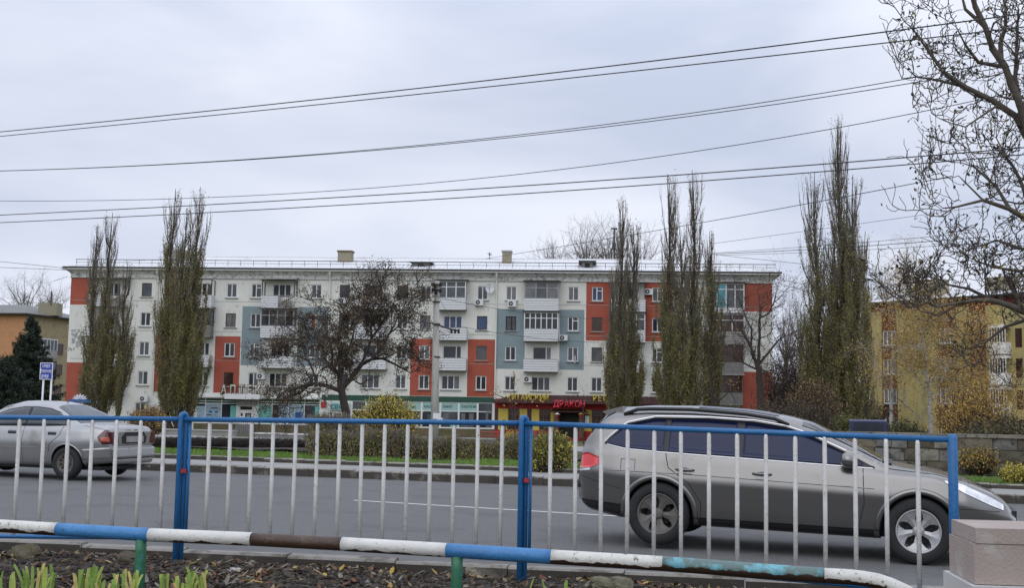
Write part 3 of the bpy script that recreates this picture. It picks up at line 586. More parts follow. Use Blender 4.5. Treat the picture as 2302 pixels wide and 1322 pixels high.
def dish(px, py, r, label, edge=False):
    a = FS(px, py, -.6); t = empty('satellite_dish', on_facade(a[0], a[1], -.15), BANG, label, 'satellite dish', 'satellite dishes on the long facade')
    mb = MB(); vs = []; k = 18
    az_ = -1.25 if edge else .35
    for j, (rr, d) in enumerate(((0, .16), (.35, .14), (.7, .08), (1., 0))):
        for i in range(k):
            c = 2*math.pi*i/k; x, z, y = rr*r*math.cos(c), rr*r*math.sin(c)*1.08, d*r*1.4; vs.append((x*math.cos(az_)-y*math.sin(az_), -.45+x*math.sin(az_)+y*math.cos(az_), z+y*.3))
    mb.add(vs, [(j*k+i, j*k+(i+1) % k, (j+1)*k+(i+1) % k, (j+1)*k+i) for j in range(3) for i in range(k)], M_['clad']); mb.obj('reflector', t, True)
    mb = MB(); mb.tube([(0, -.3, 0), (0, .13, -.1)], .03, M_['greyf'], 6); mb.tube([(0, -.45, -r*.9), (0, -.95, -.05)], .018, M_['greyf'], 5); mb.tube([(0, -.93, -.08), (0, -.98, .08)], .05, M_['greyf'], 6); mb.obj('mount', t)
dish(1101, 648, .42, 'large round white satellite dish beside a top floor window'); dish(1292, 808, .36, 'small satellite dish seen edge on below a window in the blue panel', True)

# ------------------------------------------------------------------ side buildings
# left building: orange end wall, tan receding front
C0 = P(56, 712, 150.); zb = -2.0; He = 12.6-zb
lb = empty('apartment_building', (C0.x, C0.y, zb), 0, 'orange and tan four storey block behind the spruce at the left edge', 'building')
d1 = Vector((.30, .954, 0)).normalized(); d0 = Vector((-.985, .17, 0)).normalized()
orange = mat('orange_render', (.46,.235,.11), .9, var=.1, stain=(.36,.2,.1), stain_amt=.3); tan = mat('tan_render', (.33,.27,.155), .9, var=.12, stain=(.26,.22,.14), stain_amt=.4)
def wallq(mb, o, d, l, z0, z1, m): mb.quad((o.x, o.y, z0), (o.x+d.x*l, o.y+d.y*l, z0), (o.x+d.x*l, o.y+d.y*l, z1), (o.x, o.y, z1), m)
O = Vector((0, 0, 0)); mb = MB(); wallq(mb, O, d0, 26, 0, He, orange); wallq(mb, O, d1, 16, 0, He, tan); mb.obj('wall', lb)
e0, e1 = O+d0*26, O+d1*16; far = e0+d1*16
mb = MB(); pts = [O-d0*.7-d1*.7, e0+d0*.7-d1*.7, far+d0*.7+d1*.7, e1+d1*.7-d0*.7]; zz = He
rmid0 = O+d1*8+d0*6; rmid1 = O+d1*8+d0*22; rmt = mat('grey_asbestos_roof', (.19,.19,.18), .9, var=.15, scale=1.2)
q = [(p.x, p.y, zz) for p in pts]; r0_, r1_ = (rmid0.x, rmid0.y, zz+1.9), (rmid1.x, rmid1.y, zz+1.9)
mb.add(q+[r0_, r1_], [(0, 1, 5, 4), (1, 2, 5), (2, 3, 4, 5), (3, 0, 4), (0, 3, 2, 1)], rmt); mb.obj('roof', lb)
mb = MB()
for i in range(4): 
    a_, b_ = pts[i], pts[(i+1) % 4]; mb.tube([(a_.x, a_.y, zz+.0), (b_.x, b_.y, zz+.0)], .13, M_['gutter'], 4)
mb.obj('gutter', lb)
pch = P(106, 690, 154)-C0; MB().box(pch.x-1.15, pch.x+1.25, pch.y, pch.y+2, zz+.2, pch.z+C0.z-zb+.55, M_['brick']).obj('chimney', lb)
mb = MB(); pa = P(116, 655, 154); mb.tube([(pa.x-C0.x, pa.y-C0.y, zz+1.5), (pa.x-C0.x, pa.y-C0.y, pa.z-zb)], .09, M_['iron'], 5); mb.obj('vent_pipe', lb)
an = math.atan2(d1.y, d1.x)
nl = Vector((d1.y, -d1.x, 0))
for z in (1.6, 4.4, 7.2, 9.9):
    for t_ in (6.9, 11):
        p = O+d1*t_+nl*.14; o = place_window(0, z, 1.3, 1.4, 'wood1', 'panebr', False, lb); o.location = (p.x, p.y, z); o.rotation_euler = (0, 0, an)
for z, g in ((9.3, 'clad'), (6.5, 'iron')):
    p = O+d1*3.4; b_ = empty('balcony', (p.x, p.y, z), an, parent=lb); MB().box(-1.7, 1.7, -1.1, -.01, -.12, 0, M_['slab']).obj('slab', b_); ribbed(-1.7, 1.7, -1.1, 0, 1.0, M_['greyf' if g == 'clad' else 'slab']).obj('parapet', b_)
    mb = MB()
    for i in range(6): mb.box(-1.68+.66*i, -1.60+.66*i, -1.1, -1.03, 1.0, 2.3, M_[g])
    mb.box(-1.72, 1.72, -1.12, -1.0, 2.3, 2.42, M_[g]); mb.obj('glazing_frame', b_); MB().box(-1.6, 1.6, -1.06, -1.05, 1.0, 2.3, M_['pane3']).obj('pane', b_)
# right building: yellow with maroon bays
yd = Vector((.649, -.761, 0)); Y0 = P(1953, 672, 118.); zb = -1.6; He = 12.55-zb
YA = math.atan2(yd.y, yd.x); rb = empty('apartment_building', (Y0.x, Y0.y, zb), YA, 'yellow four storey block with dark red window bays behind the birches on the right', 'building')
yel = mat('faded_yellow_render', (.43,.35,.145), .9, var=.12, scale=.7, stain=(.27,.24,.13), stain_amt=.5, stain_scale=1.3, sx=(1, 1, .25)); mar = mat('dark_red_render', (.115,.026,.018), .9, var=.2, stain=(.16,.06,.03), stain_amt=.3)
def YS(px, py):
    d = ray(px, py); nx, ny = -yd.y, yd.x; t = (Y0.x*nx+Y0.y*ny)/(d[0]*nx+d[1]*ny); x, y = d[0]*t, d[1]*t; return (x-Y0.x)*yd.x+(y-Y0.y)*yd.y, EYE+d[2]*t-zb
cols = [YS(p, 760)[0] for p in (1982, 2016, 2108, 2150, 2180, 2216)]; yh = []; yp = []; yw = []
YL = YS(2600, 760)[0]
for k, z in enumerate((10.05, 7.25, 4.45, 1.65)):
    for (a, b) in ((cols[0], cols[1]), (cols[2], cols[3])):
        yh.append((a+.12, b-.1, z, z+1.45)); yw.append(((a+b)/2, z, b-a-.22, 1.45))
for (a, b) in ((cols[0], cols[1]), (cols[2], cols[3]), (cols[4], cols[5])): yp.append((a, b, 0, He-.0, mar))
yp.append((0, YL, He-.75, He, mar))
cb0, cb1 = YS(2236, 800)[0], YS(2274, 800)[0]
cellwall(0, YL, 0, He, yh, yp, yel).obj('front_wall', rb)
for a in yw: place_window(a[0], a[1], a[2], a[3], 'three', 'pane2', True, rb)
mb = MB(); mb.quad((0, 0, 0), (0, 0, He), (0, 12, He), (0, 12, 0), mar); mb.quad((0, 12, 0), (0, 12, He), (YL, 12, He), (YL, 12, 0), yel); mb.quad((YL, 0, 0), (YL, 12, 0), (YL, 12, He), (YL, 0, He), yel); mb.obj('side_wall', rb)
mb = MB(); mb.box(-.6, YL, -.6, 12.5, He+.003, He+.16, M_['gutter']); mb.add([(-.6, -.62, He+.165), (YL, -.62, He+.165), (YL, 6, He+1.5), (3, 6, He+1.5), (-.6, 12.5, He+.165), (YL, 12.5, He+.165)], [(0, 1, 2, 3), (0, 3, 4), (3, 2, 5, 4)], M_['roof']); mb.obj('roof', rb)
for p0, p1, yt in ((2028, 2092, 630), (2190, 2250, 622)):
    a, b = YS(p0, 650)[0], YS(p1, 650)[0]; z_ = YS(p0, yt)[1]; MB().box(a, b, 2.2, 3.4, He+.3, z_+.1, M_['brick']).obj('chimney', rb)
for k, z in enumerate((8.9, 6.15, 3.4)):
    b_ = empty('balcony', ((cb0+cb1)/2, 0, z), 0, parent=rb); w_ = (cb1-cb0)/2; MB().box(-w_, w_, -1, -.01, -.14, 0, M_['slab']).obj('slab', b_)
    MB().box(-w_, w_, -1.03, -.012, .003, 1.05, M_['cap']).obj('parapet', b_); MB().box(-w_, w_, -1.03, -.012, 2.35, 2.6, M_['cap']).obj('head_panel', b_); mb = MB()
    for i in range(7): x = -w_+.04+(2*w_-.08)*i/6; mb.box(x-.03, x+.03, -1.02, -.95, 1.06, 2.34, M_['frame'])
    mb.obj('glazing_frame', b_); MB().box(-w_+.05, w_-.05, -.985, -.975, 1.06, 2.34, M_['pane']).obj('pane', b_)
for z in (9.5, 6.8, 4.0, 1.4):
    s_ = YS(2291, 800)[0]; MB().box(s_-.3, s_+.3, -.03, -.005, z, z+1.7, M_['panebr']).obj('stair_window', rb)
# ------------------------------------------------------------------ vegetation
def seg_mesh(name, p0, p1, r0, r1, mats, k=3, mi=None):
    p0, p1 = np.asarray(p0, float), np.asarray(p1, float); r0, r1 = np.asarray(r0, float), np.asarray(r1, float)
    t = p1-p0; ln = np.linalg.norm(t, axis=1, keepdims=True)+1e-9; t = t/ln
    ref = np.where(np.abs(t[:, 2:3]) < .9, np.array([[0, 0, 1.]]), np.array([[1., 0, 0]])); a = np.cross(t, ref); a /= np.linalg.norm(a, axis=1, keepdims=True); b = np.cross(a, t)
    n = len(p0); v = np.zeros((n, 2*k, 3))
    for j in range(k):
        c, s = math.cos(2*math.pi*j/k), math.sin(2*math.pi*j/k); dv = a*c+b*s; v[:, j] = p0+dv*r0[:, None]; v[:, k+j] = p1+dv*r1[:, None]+t*(r1[:, None]*.6)
    base = (np.arange(n)*2*k)[:, None]; f = []
    for j in range(k): f.append(np.concatenate([base+j, base+(j+1) % k, base+k+(j+1) % k, base+k+j], 1))
    f = np.stack(f, 1).reshape(-1, 4); m = None if mi is None else np.repeat(mi, k)
    return np_mesh(name, v.reshape(-1, 3), f, mats, m, smooth=k > 3)
def leaf_mesh(name, pos, size, mats, probs, rs, flat=0.4, aspect=.6, up=None):
    n = len(pos); pos = np.asarray(pos); sz = size*rs.uniform(.55, 1.35, n)[:, None]
    a = rs.randn(n, 3); 
    if up is not None: a = a*.35+np.asarray(up)
    a /= np.linalg.norm(a, axis=1, keepdims=True); b = np.cross(a, rs.randn(n, 3)); b /= np.linalg.norm(b, axis=1, keepdims=True)
    v = np.stack([pos-a*sz*.5, pos+b*sz*aspect*.5, pos+a*sz*.5, pos-b*sz*aspect*.5], 1).reshape(-1, 3)
    f = np.arange(4*n).reshape(-1, 4); return np_mesh(name, v, f, mats, rs.choice(len(mats), n, p=probs))
def chain(segs, pts, r0, r1):
    n = len(pts)-1
    for i in range(n): segs.append((pts[i], pts[i+1], r0+(r1-r0)*i/n, r0+(r1-r0)*(i+1)/n))
def seg_obj(name, segs, mats, parent, k=3, rmin=0.):
    if rmin: segs = [(s[0], s[1], max(s[2], rmin), max(s[3], rmin)) for s in segs]
    if not segs: return
    return obj(name, seg_mesh(name, [s[0] for s in segs], [s[1] for s in segs], [s[2] for s in segs], [s[3] for s in segs], mats, k), parent)
def spread_leaves(rs, lv):
    k = np.array([l[2] for l in lv]); a = np.repeat(np.array([l[0] for l in lv]), k, 0); b = np.repeat(np.array([l[1] for l in lv]), k, 0); t = rs.rand(len(a), 1)
    return a*(1-t)+b*t+rs.randn(len(a), 3)*np.array([.11, .11, .24])
def poplar(px, depth, stems, label, seed, leafn=1.0, mats=('lf_g', 'lf_d', 'lf_b'), probs=(.48, .30, .22), full=.62):
    """stems: (px centre high up, px top y, width m, dy offset)"""
    rs = np.random.RandomState(seed); g = GD(px, depth); root = empty('poplar_tree', g, 0, label, 'tree', 'columnar poplars before the long block')
    tr, br, tw, lv = [], [], [], []
    for (pc, ptop, wid, dy, dens) in stems:
        top = P(pc, ptop, depth+dy) - g; H = top.z; cx = (P(pc, 700, depth+dy)-g).x
        def axis(t):
            q = min(1, .35+t/.16); q = q*q*(3-2*q); return np.array([cx*q + .12*math.sin(t*9+seed), dy*q + .1*math.sin(t*7+seed*2), H*t])
        tp = [axis(i/16) for i in range(17)]; R0 = .028*H*.5; chain(tr, tp, R0, .02)
        nb = int(62*dens)
        for b in range(nb):
            h0 = .02+.83*((b+rs.rand())/nb); L = H*(.12+.17*(1-h0))*rs.uniform(.6, 1.35)
            if h0*H+L > H*.985: L = max(.5, H*.985-h0*H)
            phi = rs.uniform(0, 2*math.pi); rmx = wid/2*1.42*(1.18-.66*h0)*rs.uniform(.25, 1.0)*min(1., .82+h0*2)
            pts = []; wob = rs.uniform(0, 6)
            for i in range(8):
                s = i/7; rho = rmx*(1-math.exp(-2.2*s))*1.1; c = axis(min(1, h0+L*s/H)); a_ = phi+.25*math.sin(s*4+wob)
                pts.append(np.array([c[0]+rho*math.cos(a_), c[1]+rho*math.sin(a_), (h0*H+L*s)]))
            chain(br, pts, .034+.03*(1-h0), .010)
            nt_ = int(9+8*(1-h0))
            for k in range(nt_):
                i = rs.randint(1, 7); p = pts[i]; l2 = rs.uniform(.6, 1.7); a2 = phi+rs.uniform(-1.6, 1.6); o_ = rs.uniform(.08, .38)
                q = [p, p+np.array([math.cos(a2)*o_*.6, math.sin(a2)*o_*.6, l2*.4]), p+np.array([math.cos(a2)*o_*.9, math.sin(a2)*o_*.9, l2])]
                if q[2][2] > H*1.0: continue
                chain(tw, q, .014, .007)
                hh = q[1][2]/H; pr = np.clip((full+.16-hh)/.45, 0.035, 1)**1.15*leafn*np.clip(.55+.45*math.sin(phi*2+h0*22), .25, 1)*1.25
                if hh > .95: pr = .25*leafn
                lv.append((q[0], q[2], rs.poisson(62*pr)))
    # low skirt of shoots round the foot
    seg_obj('trunk', tr, [M_['bark']], root, 6); tag(seg_obj('branch', br, [M_['barkm']], root, 3), kind='stuff'); o = seg_obj('twigs', tw, [M_['twig']], root, 3); tag(o, kind='stuff')
    o = obj('foliage', leaf_mesh('foliage', spread_leaves(rs, lv), .105, [M_[m] for m in mats], probs, rs, up=(0, 0, .5)), root); tag(o, kind='stuff'); return root
poplar(238, 101, ((240, 478, 1.7, 0, 1), (208, 505, 1.6, .3, .9), (280, 590, 1.4, -.3, .7), (240, 700, 3.0, .2, .8)), 'leftmost tall poplar before the white end of the block', 11, .85)
poplar(402, 97, ((380, 425, 1.7, 0, 1), (436, 420, 1.9, .3, 1), (408, 470, 2.2, -.4, 1.1), (405, 640, 3.4, .2, 1)), 'dense twin topped poplar left of the pharmacy', 12, 1.15, full=.70)
poplar(1405, 97, ((1396, 440, 1.4, 0, 1), (1422, 500, 1.4, .4, 1), (1374, 600, 1.1, -.3, .6), (1404, 690, 2.8, .2, .9)), 'slender poplar standing before the restaurant roof', 13, .9, full=.55)
poplar(1532, 95, ((1502, 392, 1.8, 0, 1.1), (1558, 382, 2.0, .3, 1.1), (1530, 500, 2.2, -.5, 1), (1535, 640, 3.6, .3, 1)), 'big poplar with two bare tops behind the silver estate car', 14, 1.1, full=.58)
poplar(1592, 99, ((1598, 520, 1.9, 0, 1),), 'shorter poplar close beside the big two topped one', 15, 1.0, full=.72)
poplar(1885, 90, ((1890, 262, 2.2, 0, 1.5), (1835, 388, 2.3, .5, 1.2), (1922, 392, 2.3, -.3, 1.2), (1880, 520, 3.9, .3, 1.3)), 'tallest poplar left of the yellow block', 16, 1.05, full=.66)
poplar(1938, 104, ((1945, 520, 1.3, 0, .8),), 'thin poplar half hidden behind the tallest one', 17, .8, full=.6)

def grow(rs, segs, tips, p, d, r, L, lev, maxlev, wob=.18, spread=.55, up=.10, shrink=.72, nseg=4, curl=0.):
    pts = [p]; d = d/np.linalg.norm(d); ax = rs.randn(3)
    for i in range(nseg):
        d = d+rs.randn(3)*wob+np.array([0, 0, up]) + curl*np.cross(d, ax); d /= np.linalg.norm(d); p = p+d*L/nseg; pts.append(p)
    r1 = r*.62; chain(segs[min(lev, len(segs)-1)], pts, r, r1)
    if lev >= maxlev: tips.append((pts[-1], d)); tips.append((pts[-2], d)); return
    n = rs.randint(2, 4)
    for k in range(n):
        dd = d+rs.randn(3)*spread; grow(rs, segs, tips, pts[-1], dd, r1*rs.uniform(.7, 1), L*shrink*rs.uniform(.75, 1.2), lev+1, maxlev, wob, spread, up, shrink, nseg, curl)
    for i in range(1, nseg):
        if rs.rand() < .75: dd = d*.5+rs.randn(3)*spread*1.2; grow(rs, segs, tips, pts[i], dd, r1*.5, L*shrink*.8, lev+1, maxlev, wob, spread, up, shrink, nseg, curl)
def limb_tree(name, label, depth, base_px, limbs, seed, m_bark='bark', m_twig='bark', leaves=None, sub=1.0, sublen=1.0, sublev=3, group=None, cat='tree', wob=.2, up=.05, curl=0., dspread=.5, spacing=.55, bushy=None, nz_=2., rmin=0.):
    """limbs: (list of pixel points, start radius, end radius) traced as polylines that also swing in depth"""
    rs = np.random.RandomState(seed); g = GD(base_px, depth); root = empty(name, g, 0, label, cat, group); S_ = [[], [], [], []]; tips = []
    tr = []
    for li, (pts, r0, r1) in enumerate(limbs):
        y = depth; q = []; drift = 0 if li == 0 else rs.uniform(-dspread, dspread)
        for i, (a, b) in enumerate(pts):
            pp = P(a, b, depth + drift*i) - g; q.append(np.array(pp))
        # subdivide with wobble
        fine = [q[0]]
        for i in range(len(q)-1):
            l = np.linalg.norm(q[i+1]-q[i]); k = max(1, int(l/.45))
            for j in range(1, k+1): fine.append(q[i]+(q[i+1]-q[i])*j/k + (rs.randn(3)*.04 if j < k else 0))
        lm = []; chain(lm, fine, r0, r1); seg_obj('trunk' if li == 0 else 'limb', lm, [M_[m_bark]], root, 6)
        if li == 0: continue
        tl = 0
        for i in range(1, len(fine)):
            n = 1 if rs.rand() < spacing*sub else 0; n += 1 if rs.rand() < spacing*sub*.6 else 0
            t = fine[i]-fine[i-1]; t /= np.linalg.norm(t)
            fr = i/len(fine)
            for _ in range(n):
                dd = t*.6+rs.randn(3)*.75+np.array([0, 0, .25]); grow(rs, S_, tips, fine[i], dd, max(.012, (r0+(r1-r0)*fr)*.4), sublen*rs.uniform(.6, 1.1), 0, sublev-1, wob, .6, up, .75, 4, curl)
        grow(rs, S_, tips, fine[-1], t, r1*.8, sublen, 0, sublev-1, wob, .5, up, .75, 4, curl)
    br = S_[0]+S_[1]; tag(seg_obj('branch', br, [M_[m_bark]], root, 4, rmin*1.3), kind='stuff'); o = seg_obj('twigs', S_[2]+S_[3], [M_[m_twig]], root, 3, rmin)
    if o: tag(o, kind='stuff')
    if leaves and tips:
        n, sz, mats, probs, jit = leaves; tp = np.array([t[0] for t in tips]); idx = rs.randint(0, len(tp), n); pos = tp[idx]+rs.randn(n, 3)*jit
        o = obj('foliage', leaf_mesh('foliage', pos, sz, [M_[m] for m in mats], probs, rs), root); tag(o, kind='stuff')
    return root
# the spreading tree before the middle of the block
limb_tree('spreading_tree', 'dark spreading tree with brown withered leaves before the middle of the block', 62, 780,
 [([(783, 990), (778, 930), (772, 900), (766, 868)], .28, .19),
  ([(768, 880), (735, 868), (700, 862), (668, 872), (640, 880), (618, 900)], .13, .03), ([(700, 862), (672, 885), (655, 893), (640, 915)], .07, .02), ([(712, 864), (704, 835), (694, 812), (670, 800), (635, 800)], .07, .02),
  ([(766, 868), (762, 842), (745, 825), (730, 808), (728, 790), (715, 765), (690, 750), (660, 745)], .11, .02), ([(745, 825), (748, 795), (742, 770), (730, 735), (722, 712)], .07, .02), ([(762, 842), (765, 805), (760, 770), (768, 730), (775, 700)], .10, .02),
  ([(766, 850), (772, 820), (790, 770), (800, 725), (805, 690)], .08, .02),
  ([(770, 872), (790, 850), (812, 820), (835, 808), (860, 806), (890, 820), (915, 835)], .15, .03), ([(812, 820), (825, 790), (835, 760), (832, 720), (840, 690), (850, 668)], .09, .02), ([(835, 808), (860, 780), (875, 750), (895, 735), (915, 745)], .08, .02),
  ([(835, 760), (865, 715), (885, 690), (905, 675)], .07, .015), ([(875, 750), (895, 710), (912, 690)], .05, .015), ([(860, 806), (895, 790), (918, 790)], .05, .015), ([(690, 812), (680, 780), (655, 775)], .04, .015)],
 21, leaves=(42000, .085, ('lf_b', 'lf_k', 'bark'), (.14, .50, .36), .13), rmin=.012, sublen=1.0, sublev=3, spacing=.8, wob=.25, nz_=1)
# bare dark tree by the right end of the block
limb_tree('bare_tree', 'bare dark tree before the red right end of the block', 84, 1712,
 [([(1712, 975), (1710, 900), (1706, 850), (1702, 818)], .28, .2),
  ([(1702, 820), (1688, 780), (1668, 745), (1650, 730), (1640, 700)], .12, .03), ([(1688, 780), (1690, 740), (1672, 700), (1662, 670)], .08, .02), ([(1704, 815), (1708, 760), (1708, 710), (1706, 670), (1700, 650)], .13, .02), ([(1708, 715), (1728, 705), (1740, 680), (1762, 658)], .07, .02), ([(1740, 680), (1745, 655)], .05, .02),
  ([(1706, 818), (1730, 790), (1750, 765), (1780, 750), (1800, 740)], .10, .02), ([(1700, 830), (1670, 815), (1640, 800), (1625, 790)], .08, .02), ([(1710, 830), (1740, 840), (1770, 835)], .05, .015)],
 22, leaves=(1800, .12, ('lf_r', 'lf_b'), (.6, .4), .2), sublen=1.3, sublev=4, spacing=.75)
limb_tree('bare_tree', 'small bare tree with a few yellow leaves left of the bare dark tree', 88, 1600, [([(1604, 970), (1600, 880), (1598, 840)], .14, .1), ([(1598, 845), (1590, 800), (1580, 770)], .06, .02), ([(1598, 840), (1610, 800), (1618, 770)], .06, .02)], 23, leaves=(40, .12, ('lf_y2',), (1,), .15), sublen=1.1)
limb_tree('bare_tree', 'low forked tree with a tuft of yellow leaves near the arch', 86, 1612, [([(1612, 975), (1612, 900), (1610, 880)], .12, .09), ([(1612, 905), (1590, 880), (1560, 895), (1545, 905)], .06, .02), ([(1612, 905), (1640, 880), (1655, 905)], .06, .02)], 24, leaves=(70, .13, ('lf_y2',), (1,), .15), sublen=.7)
# reddish scrub and dark thicket right of the block
def bush(name, label, px, depth, wm, hm, seed, mats, probs, n, sz, twigs=260, droop=0., group=None, kind=None, cat='bush', deep=None, zoff=0., prm=.5):
    rs = np.random.RandomState(seed); g = GD(px, depth); g.z += zoff; root = empty(name, g, 0, label, cat, group); sg = []; lv = []; deep = deep or wm
    for i in range(twigs):
        x = rs.uniform(-.5, .5)*wm*.8; y = rs.uniform(-.5, .5)*deep*.8; e_ = math.sqrt(max(.12, 1-(x/wm*2)**2*.9)); h = hm*e_*rs.uniform(.55, 1.02); lean = x/wm*rs.uniform(0, .7)*hm*.6
        pts = [np.array([x*.6, y*.6, -.05])]
        for k in range(1, 6): t = k/5; pts.append(np.array([x*.6+(x*.4+lean)*t+rs.randn()*.04*hm, y+rs.randn()*.04*hm, h*(t if not droop else (t*1.35-droop*t*t*.75))]))
        chain(sg, pts, .012*hm**.5, .004*hm**.5)
        for _ in range(int(n/twigs)): t = rs.rand()**prm; k = min(4, int(t*5)); c = pts[k]+(pts[k+1]-pts[k])*(t*5-k); lv.append(c+rs.randn(3)*.05*hm)
    o = seg_obj('stems', sg, [M_['bark']], root, 3); tag(o, kind='stuff')
    o = obj('foliage', leaf_mesh('foliage', np.array(lv), sz, [M_[m] for m in mats], probs, rs, up=(0, 0, .4)), root); tag(o, kind='stuff'); return root
bush('scrub_bush', 'tall reddish scrub between the bare dark tree and the tallest poplar', 1795, 100, 5.5, 9.0, 31, ('lf_r', 'bark'), (.75, .25), 9000, .16, 420)
bush('scrub_bush', 'dark twiggy thicket low behind the silver estate car roof', 1772, 78, 6.5, 3.4, 32, ('bark', 'lf_r', 'lf_d'), (.45, .4, .15), 14000, .12, 500)
bush('scrub_bush', 'russet bush at the foot of the tallest poplar on its left', 1828, 84, 3.6, 5.2, 33, ('lf_b', 'lf_r'), (.6, .4), 9000, .14, 260)
bush('scrub_bush', 'dark green bush at the foot of the tallest poplar', 1905, 82, 3.0, 2.6, 34, ('lf_d', 'lf_g'), (.8, .2), 7000, .13, 200)
bush('scrub_bush', 'dark bush on the retaining wall at the right edge', 2262, 44, 3.4, 1.75, 35, ('bark', 'lf_d', 'lf_b'), (.5, .3, .2), 12000, .08, 400)
bush('scrub_bush', 'ochre bush before the dark red stripe of the yellow block', 2190, 66, 4.0, 4.0, 36, ('lf_o', 'lf_b', 'lf_y2'), (.5, .4, .1), 16000, .10, 300)
bush('scrub_bush', 'dark bush right of the blue van', 2030, 70, 3.0, 1.9, 37, ('lf_d', 'bark'), (.6, .4), 6000, .12, 200)  # dark green leaves mixed at random with dark bark colour
bush('scrub_bush', 'broad dark thicket filling the gap behind the tallest poplar', 1850, 118, 15, 5.2, 38, ('bark', 'lf_d', 'lf_r'), (.4, .3, .3), 16000, .20, 500)
bush('scrub_bush', 'grey brown thicket closing the view behind the red end of the block', 1800, 135, 16, 9, 39, ('barkg', 'lf_r'), (.6, .4), 9000, .2, 600)
# birches with drooping ochre leaves
def birch(label, depth, base, limbs, seed, n, gp='birches before the yellow block'):
    r = limb_tree('birch_tree', label, depth, base, limbs, seed, 'birch', 'birch', leaves=(n*2, .095, ('lf_o', 'lf_y2', 'lf_b'), (.45, .25, .30), .26), sublen=1.1, sublev=4, up=-.09, spacing=.6, group=gp); return r
birch('white stemmed birch left before the yellow block, nearly bare at the top', 72, 2005, [([(2006, 985), (2004, 900), (2003, 870)], .13, .1), ([(2004, 880), (1985, 850), (1965, 815)], .05, .02), ([(2003, 875), (2003, 820), (2012, 760), (2005, 700)], .08, .02), ([(2006, 890), (2035, 910), (2080, 950)], .05, .02), ([(2003, 840), (2030, 800), (2045, 760)], .04, .015)], 41, 2600)
birch('ochre leaved birch before the middle of the yellow block', 70, 2090, [([(2092, 985), (2090, 920), (2088, 880)], .16, .12), ([(2088, 885), (2085, 820), (2075, 760), (2060, 700), (2040, 650)], .10, .02), ([(2085, 820), (2050, 770), (2030, 720)], .05, .02), ([(2090, 900), (2120, 850), (2140, 800), (2150, 760)], .06, .02), ([(2088, 880), (2055, 840), (2030, 810)], .05, .015), ([(2090, 905), (2130, 880), (2160, 850)], .05, .015), ([(2075, 760), (2095, 720), (2105, 690)], .04, .015)], 42, 10500)
birch('ochre leaved tree at the right end of the yellow block', 75, 2165, [([(2170, 985), (2168, 900)], .12, .1), ([(2168, 905), (2160, 840), (2150, 780)], .07, .02), ([(2168, 905), (2190, 850), (2200, 800), (2195, 740)], .07, .02), ([(2168, 900), (2215, 880), (2250, 870)], .05, .02)], 43, 9000)
# spruce at the left
rs = np.random.RandomState(51); g = GD(60, 88); sp_ = empty('spruce_tree', g, 0, 'dark green spruce at the left edge behind the blue road sign', 'tree')
H = (P(62, 706, 88)-g).z; sg = [(np.array([0, 0, 0]), np.array([0, 0, H]), .22, .02)]; lv = []; bs = []
for i in range(330):
    t = (i+rs.rand())/330; z = H*(.03+.96*t); rad = (1-t)**.85*3.3*rs.uniform(.65, 1.1)+.15; a = rs.uniform(0, 2*math.pi); d = np.array([math.cos(a), math.sin(a), 0])
    p0 = np.array([0, 0, z]); pts = [p0, p0+d*rad*.5+np.array([0, 0, -.12*rad]), p0+d*rad+np.array([0, 0, .02*rad-.05])]; chain(bs, pts, .03, .01)
    for k in range(int(120*rad)):
        s = rs.rand()**.7; c = pts[0]*(1-s)+pts[2]*s+np.array([0, 0, -.15*rad*4*s*(1-s)*.5]); lat = np.cross(d, [0, 0, 1])*rs.randn()*.20*rad*(1.05-s); lv.append(c+lat+np.array([0, 0, rs.uniform(-.22, .05)])+rs.randn(3)*.04)
seg_obj('trunk', sg, [M_['bark']], sp_, 7); tag(seg_obj('branch', bs, [M_['bark']], sp_, 3), kind='stuff')
tag(obj('foliage', leaf_mesh('foliage', np.array(lv), .17, [M_['spruce'], M_['spruce2']], (.6, .4), rs, aspect=.35), sp_), kind='stuff')
rs = np.random.RandomState(52); g = GD(8, 80); s2 = empty('spruce_tree', g, 0, 'lower dark evergreen cut by the left edge of the view', 'tree'); lv = []; bs = []
H = (P(0, 800, 80)-g).z
for i in range(200):
    t = (i+rs.rand())/200; z = H*(.02+.96*t); rad = (1-t)**.6*2.6*rs.uniform(.7, 1.1)+.2; a = rs.uniform(0, 2*math.pi); d = np.array([math.cos(a), math.sin(a), 0]); p0 = np.array([0, 0, z]); chain(bs, [p0, p0+d*rad+np.array([0, 0, -.1*rad])], .03, .01)
    for k in range(int(110*rad)): s = rs.rand()**.7; lv.append(p0+d*rad*s+np.array([0, 0, rs.uniform(-.2, .1)-.1*rad*s])+rs.randn(3)*.12)
seg_obj('trunk', [(np.array([0, 0, 0]), np.array([0, 0, H]), .2, .02)], [M_['bark']], s2, 7); tag(seg_obj('branch', bs, [M_['bark']], s2, 3), kind='stuff')
tag(obj('foliage', leaf_mesh('foliage', np.array(lv), .17, [M_['spruce'], M_['spruce2']], (.7, .3), rs, aspect=.35), s2), kind='stuff')
